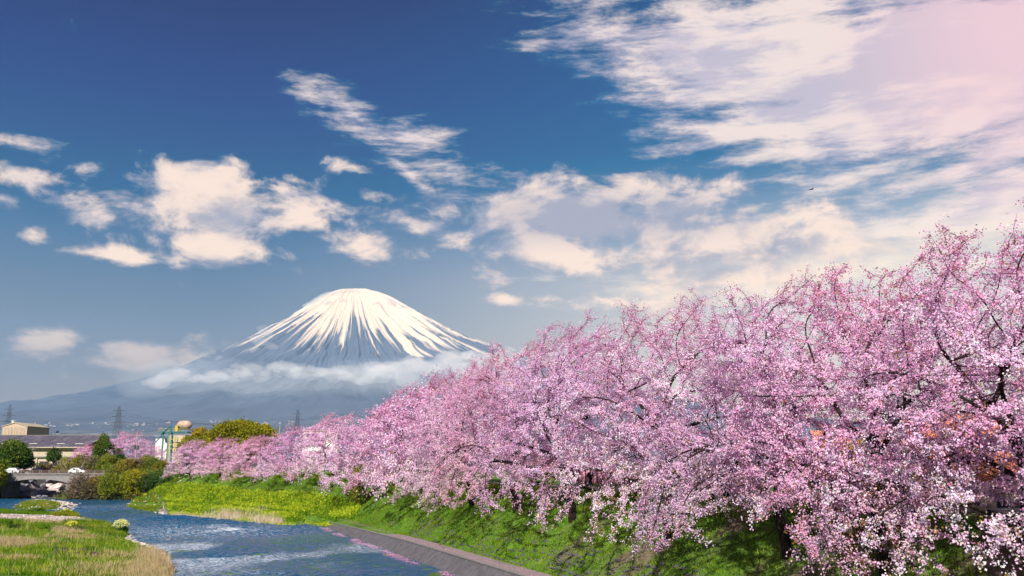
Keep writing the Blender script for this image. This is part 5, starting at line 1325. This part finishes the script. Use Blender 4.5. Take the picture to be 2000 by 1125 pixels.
# pale flowering bush by the river
t_p = on(234, 1040, .4); fb = thing('flowering_bush', 'round green bush with pale cream flower tops at the tip of the near bank', 'bush', (t_p[0], t_p[1], float(height(np.array([t_p[0]]), np.array([t_p[1]]))[0])))
rng = np.random.default_rng(6); lum = [((rng.normal(0, .4), rng.normal(0, .35), rng.uniform(.4, 1.1)), rng.uniform(.35, .6)) for _ in range(9)]
link('foliage', crown_mesh(lum, rng, 260, .05, [(.07, .15, .02), (.10, .19, .03)], 'foliage'), FOLIAGE, fb)['kind'] = 'stuff'
d = rng.normal(0, 1, (420, 3)); d[:, 2] = np.abs(d[:, 2]) + .2; d /= np.linalg.norm(d, axis=1)[:, None]; C = d * np.array([.95, .8, .85]) + np.array([.1, 0, .85])
V, c = leaf_quads(C, 3, .06, .055, pcol([(.75, .74, .35), (.8, .78, .5), (.6, .66, .2)], len(C), rng), rng, .9)
link('flower_heads', mesh_np('flower_heads', V, np.arange(len(V)).reshape(-1, 4), np.clip(c, 0, .95)), FOLIAGE, fb)['kind'] = 'stuff'
sm = MB()
for k in range(26): a = rng.uniform(0, 6.28); sm.tube([(math.cos(a) * .15, math.sin(a) * .15, -.1), (math.cos(a) * .5, math.sin(a) * .45, .7), (math.cos(a) * .85, math.sin(a) * .7, 1.35)], [.015, .012, .008], 3, cap=False)
sm.build('stems', FOLIAGE if False else WOODP, fb)
# two yellow clumps and green shrubs along the near left bank
for i, (px_, py_, w_, h_, pal, lab) in enumerate([(140, 1035, 1.6, .9, YELG, 'yellow flowering clump on the near bank left of the pale bush'), (160, 1038, 1.5, .8, DARKG + GR[:1], 'dark green clump right of the yellow flowering clump'),
        (8, 1032, 1.3, .8, GR[:2], 'green clump at the left edge below the gravel bar'), (90, 1038, 1.2, .7, GR[:2], 'green clump on the bare soil strip of the near bank'), (76, 1002, 1.6, .9, DARKG + GR[:1], 'dark green clump on the spit behind the gravel bar'),
        (128, 1004, 2.2, 1.0, YELG, 'pale yellow flowering clump at the end of the spit'), (285, 972, 1.2, 1.6, YELG, 'tall yellow plant on the gravel point before the far bushes'), (22, 1037, 1.0, .6, DARKG, 'low dark clump near the left edge')]):
    q = on(px_, py_ + 3, .4); z_ = float(height(np.array([q[0]]), np.array([q[1]]))[0]); rng = np.random.default_rng(300 + i)
    t = thing('flower_clump' if pal is YELG else 'green_clump', lab, 'plant clump', (q[0], q[1], z_))
    lum = [((rng.normal(0, w_ * .3), rng.normal(0, w_ * .25), rng.uniform(.25, .7) * h_), (w_ * .28, w_ * .28, h_ * .35)) for _ in range(8)]
    link('foliage', crown_mesh(lum, rng, 150, .06, pal if pal is not YELG else GR[1:3], 'foliage'), FOLIAGE, t)['kind'] = 'stuff'
    if pal is YELG:
        C = np.array([np.array(c0) + rng.normal(0, .12, 3) + np.array([0, 0, h_ * .3]) for c0, _ in lum for _ in range(30)]); V, c = leaf_quads(C, 3, .07, .05, pcol([(.75, .68, .04), (.7, .7, .15)], len(C), rng), rng, .9)
        link('flower_heads', mesh_np('flower_heads', V, np.arange(len(V)).reshape(-1, 4), np.clip(c, 0, .95)), FOLIAGE, t)['kind'] = 'stuff'
# a bird crossing the sky
p = at(1585, 370, 120); bd = thing('bird', 'small dark bird gliding in the sky left of the right hand clouds', 'bird', p, math.radians(15))
MB().tube([(-.28, 0, 0), (-.12, 0, .01), (.1, 0, .015), (.22, 0, .02), (.30, 0, .01)], [.02, .06, .07, .04, .008], 8).build('body', BLK, bd)
for s in (-1, 1):
    V = np.array([(.12, s * .04, .02), (.10, s * .35, .08), (-.02, s * .62, .05), (-.10, s * .34, .07), (-.10, s * .04, .02)]); V = np.concatenate([V, V - np.array([0, 0, .012])])
    link('wing', mesh_np('wing', V, [np.array([[0, 1, 2, 3, 4], [9, 8, 7, 6, 5]]), np.array([[i, i + 5, (i + 1) % 5 + 5, (i + 1) % 5] for i in range(5)])]), BLK, bd)
V = np.array([(-.26, -.02, 0), (-.26, .02, 0), (-.42, .07, 0), (-.42, -.07, 0)]); link('tail', mesh_np('tail', np.concatenate([V, V + np.array([0, 0, .01])]), np.array([[0, 1, 2, 3], [7, 6, 5, 4], [0, 4, 5, 1], [1, 5, 6, 2], [2, 6, 7, 3], [3, 7, 4, 0]])), BLK, bd)
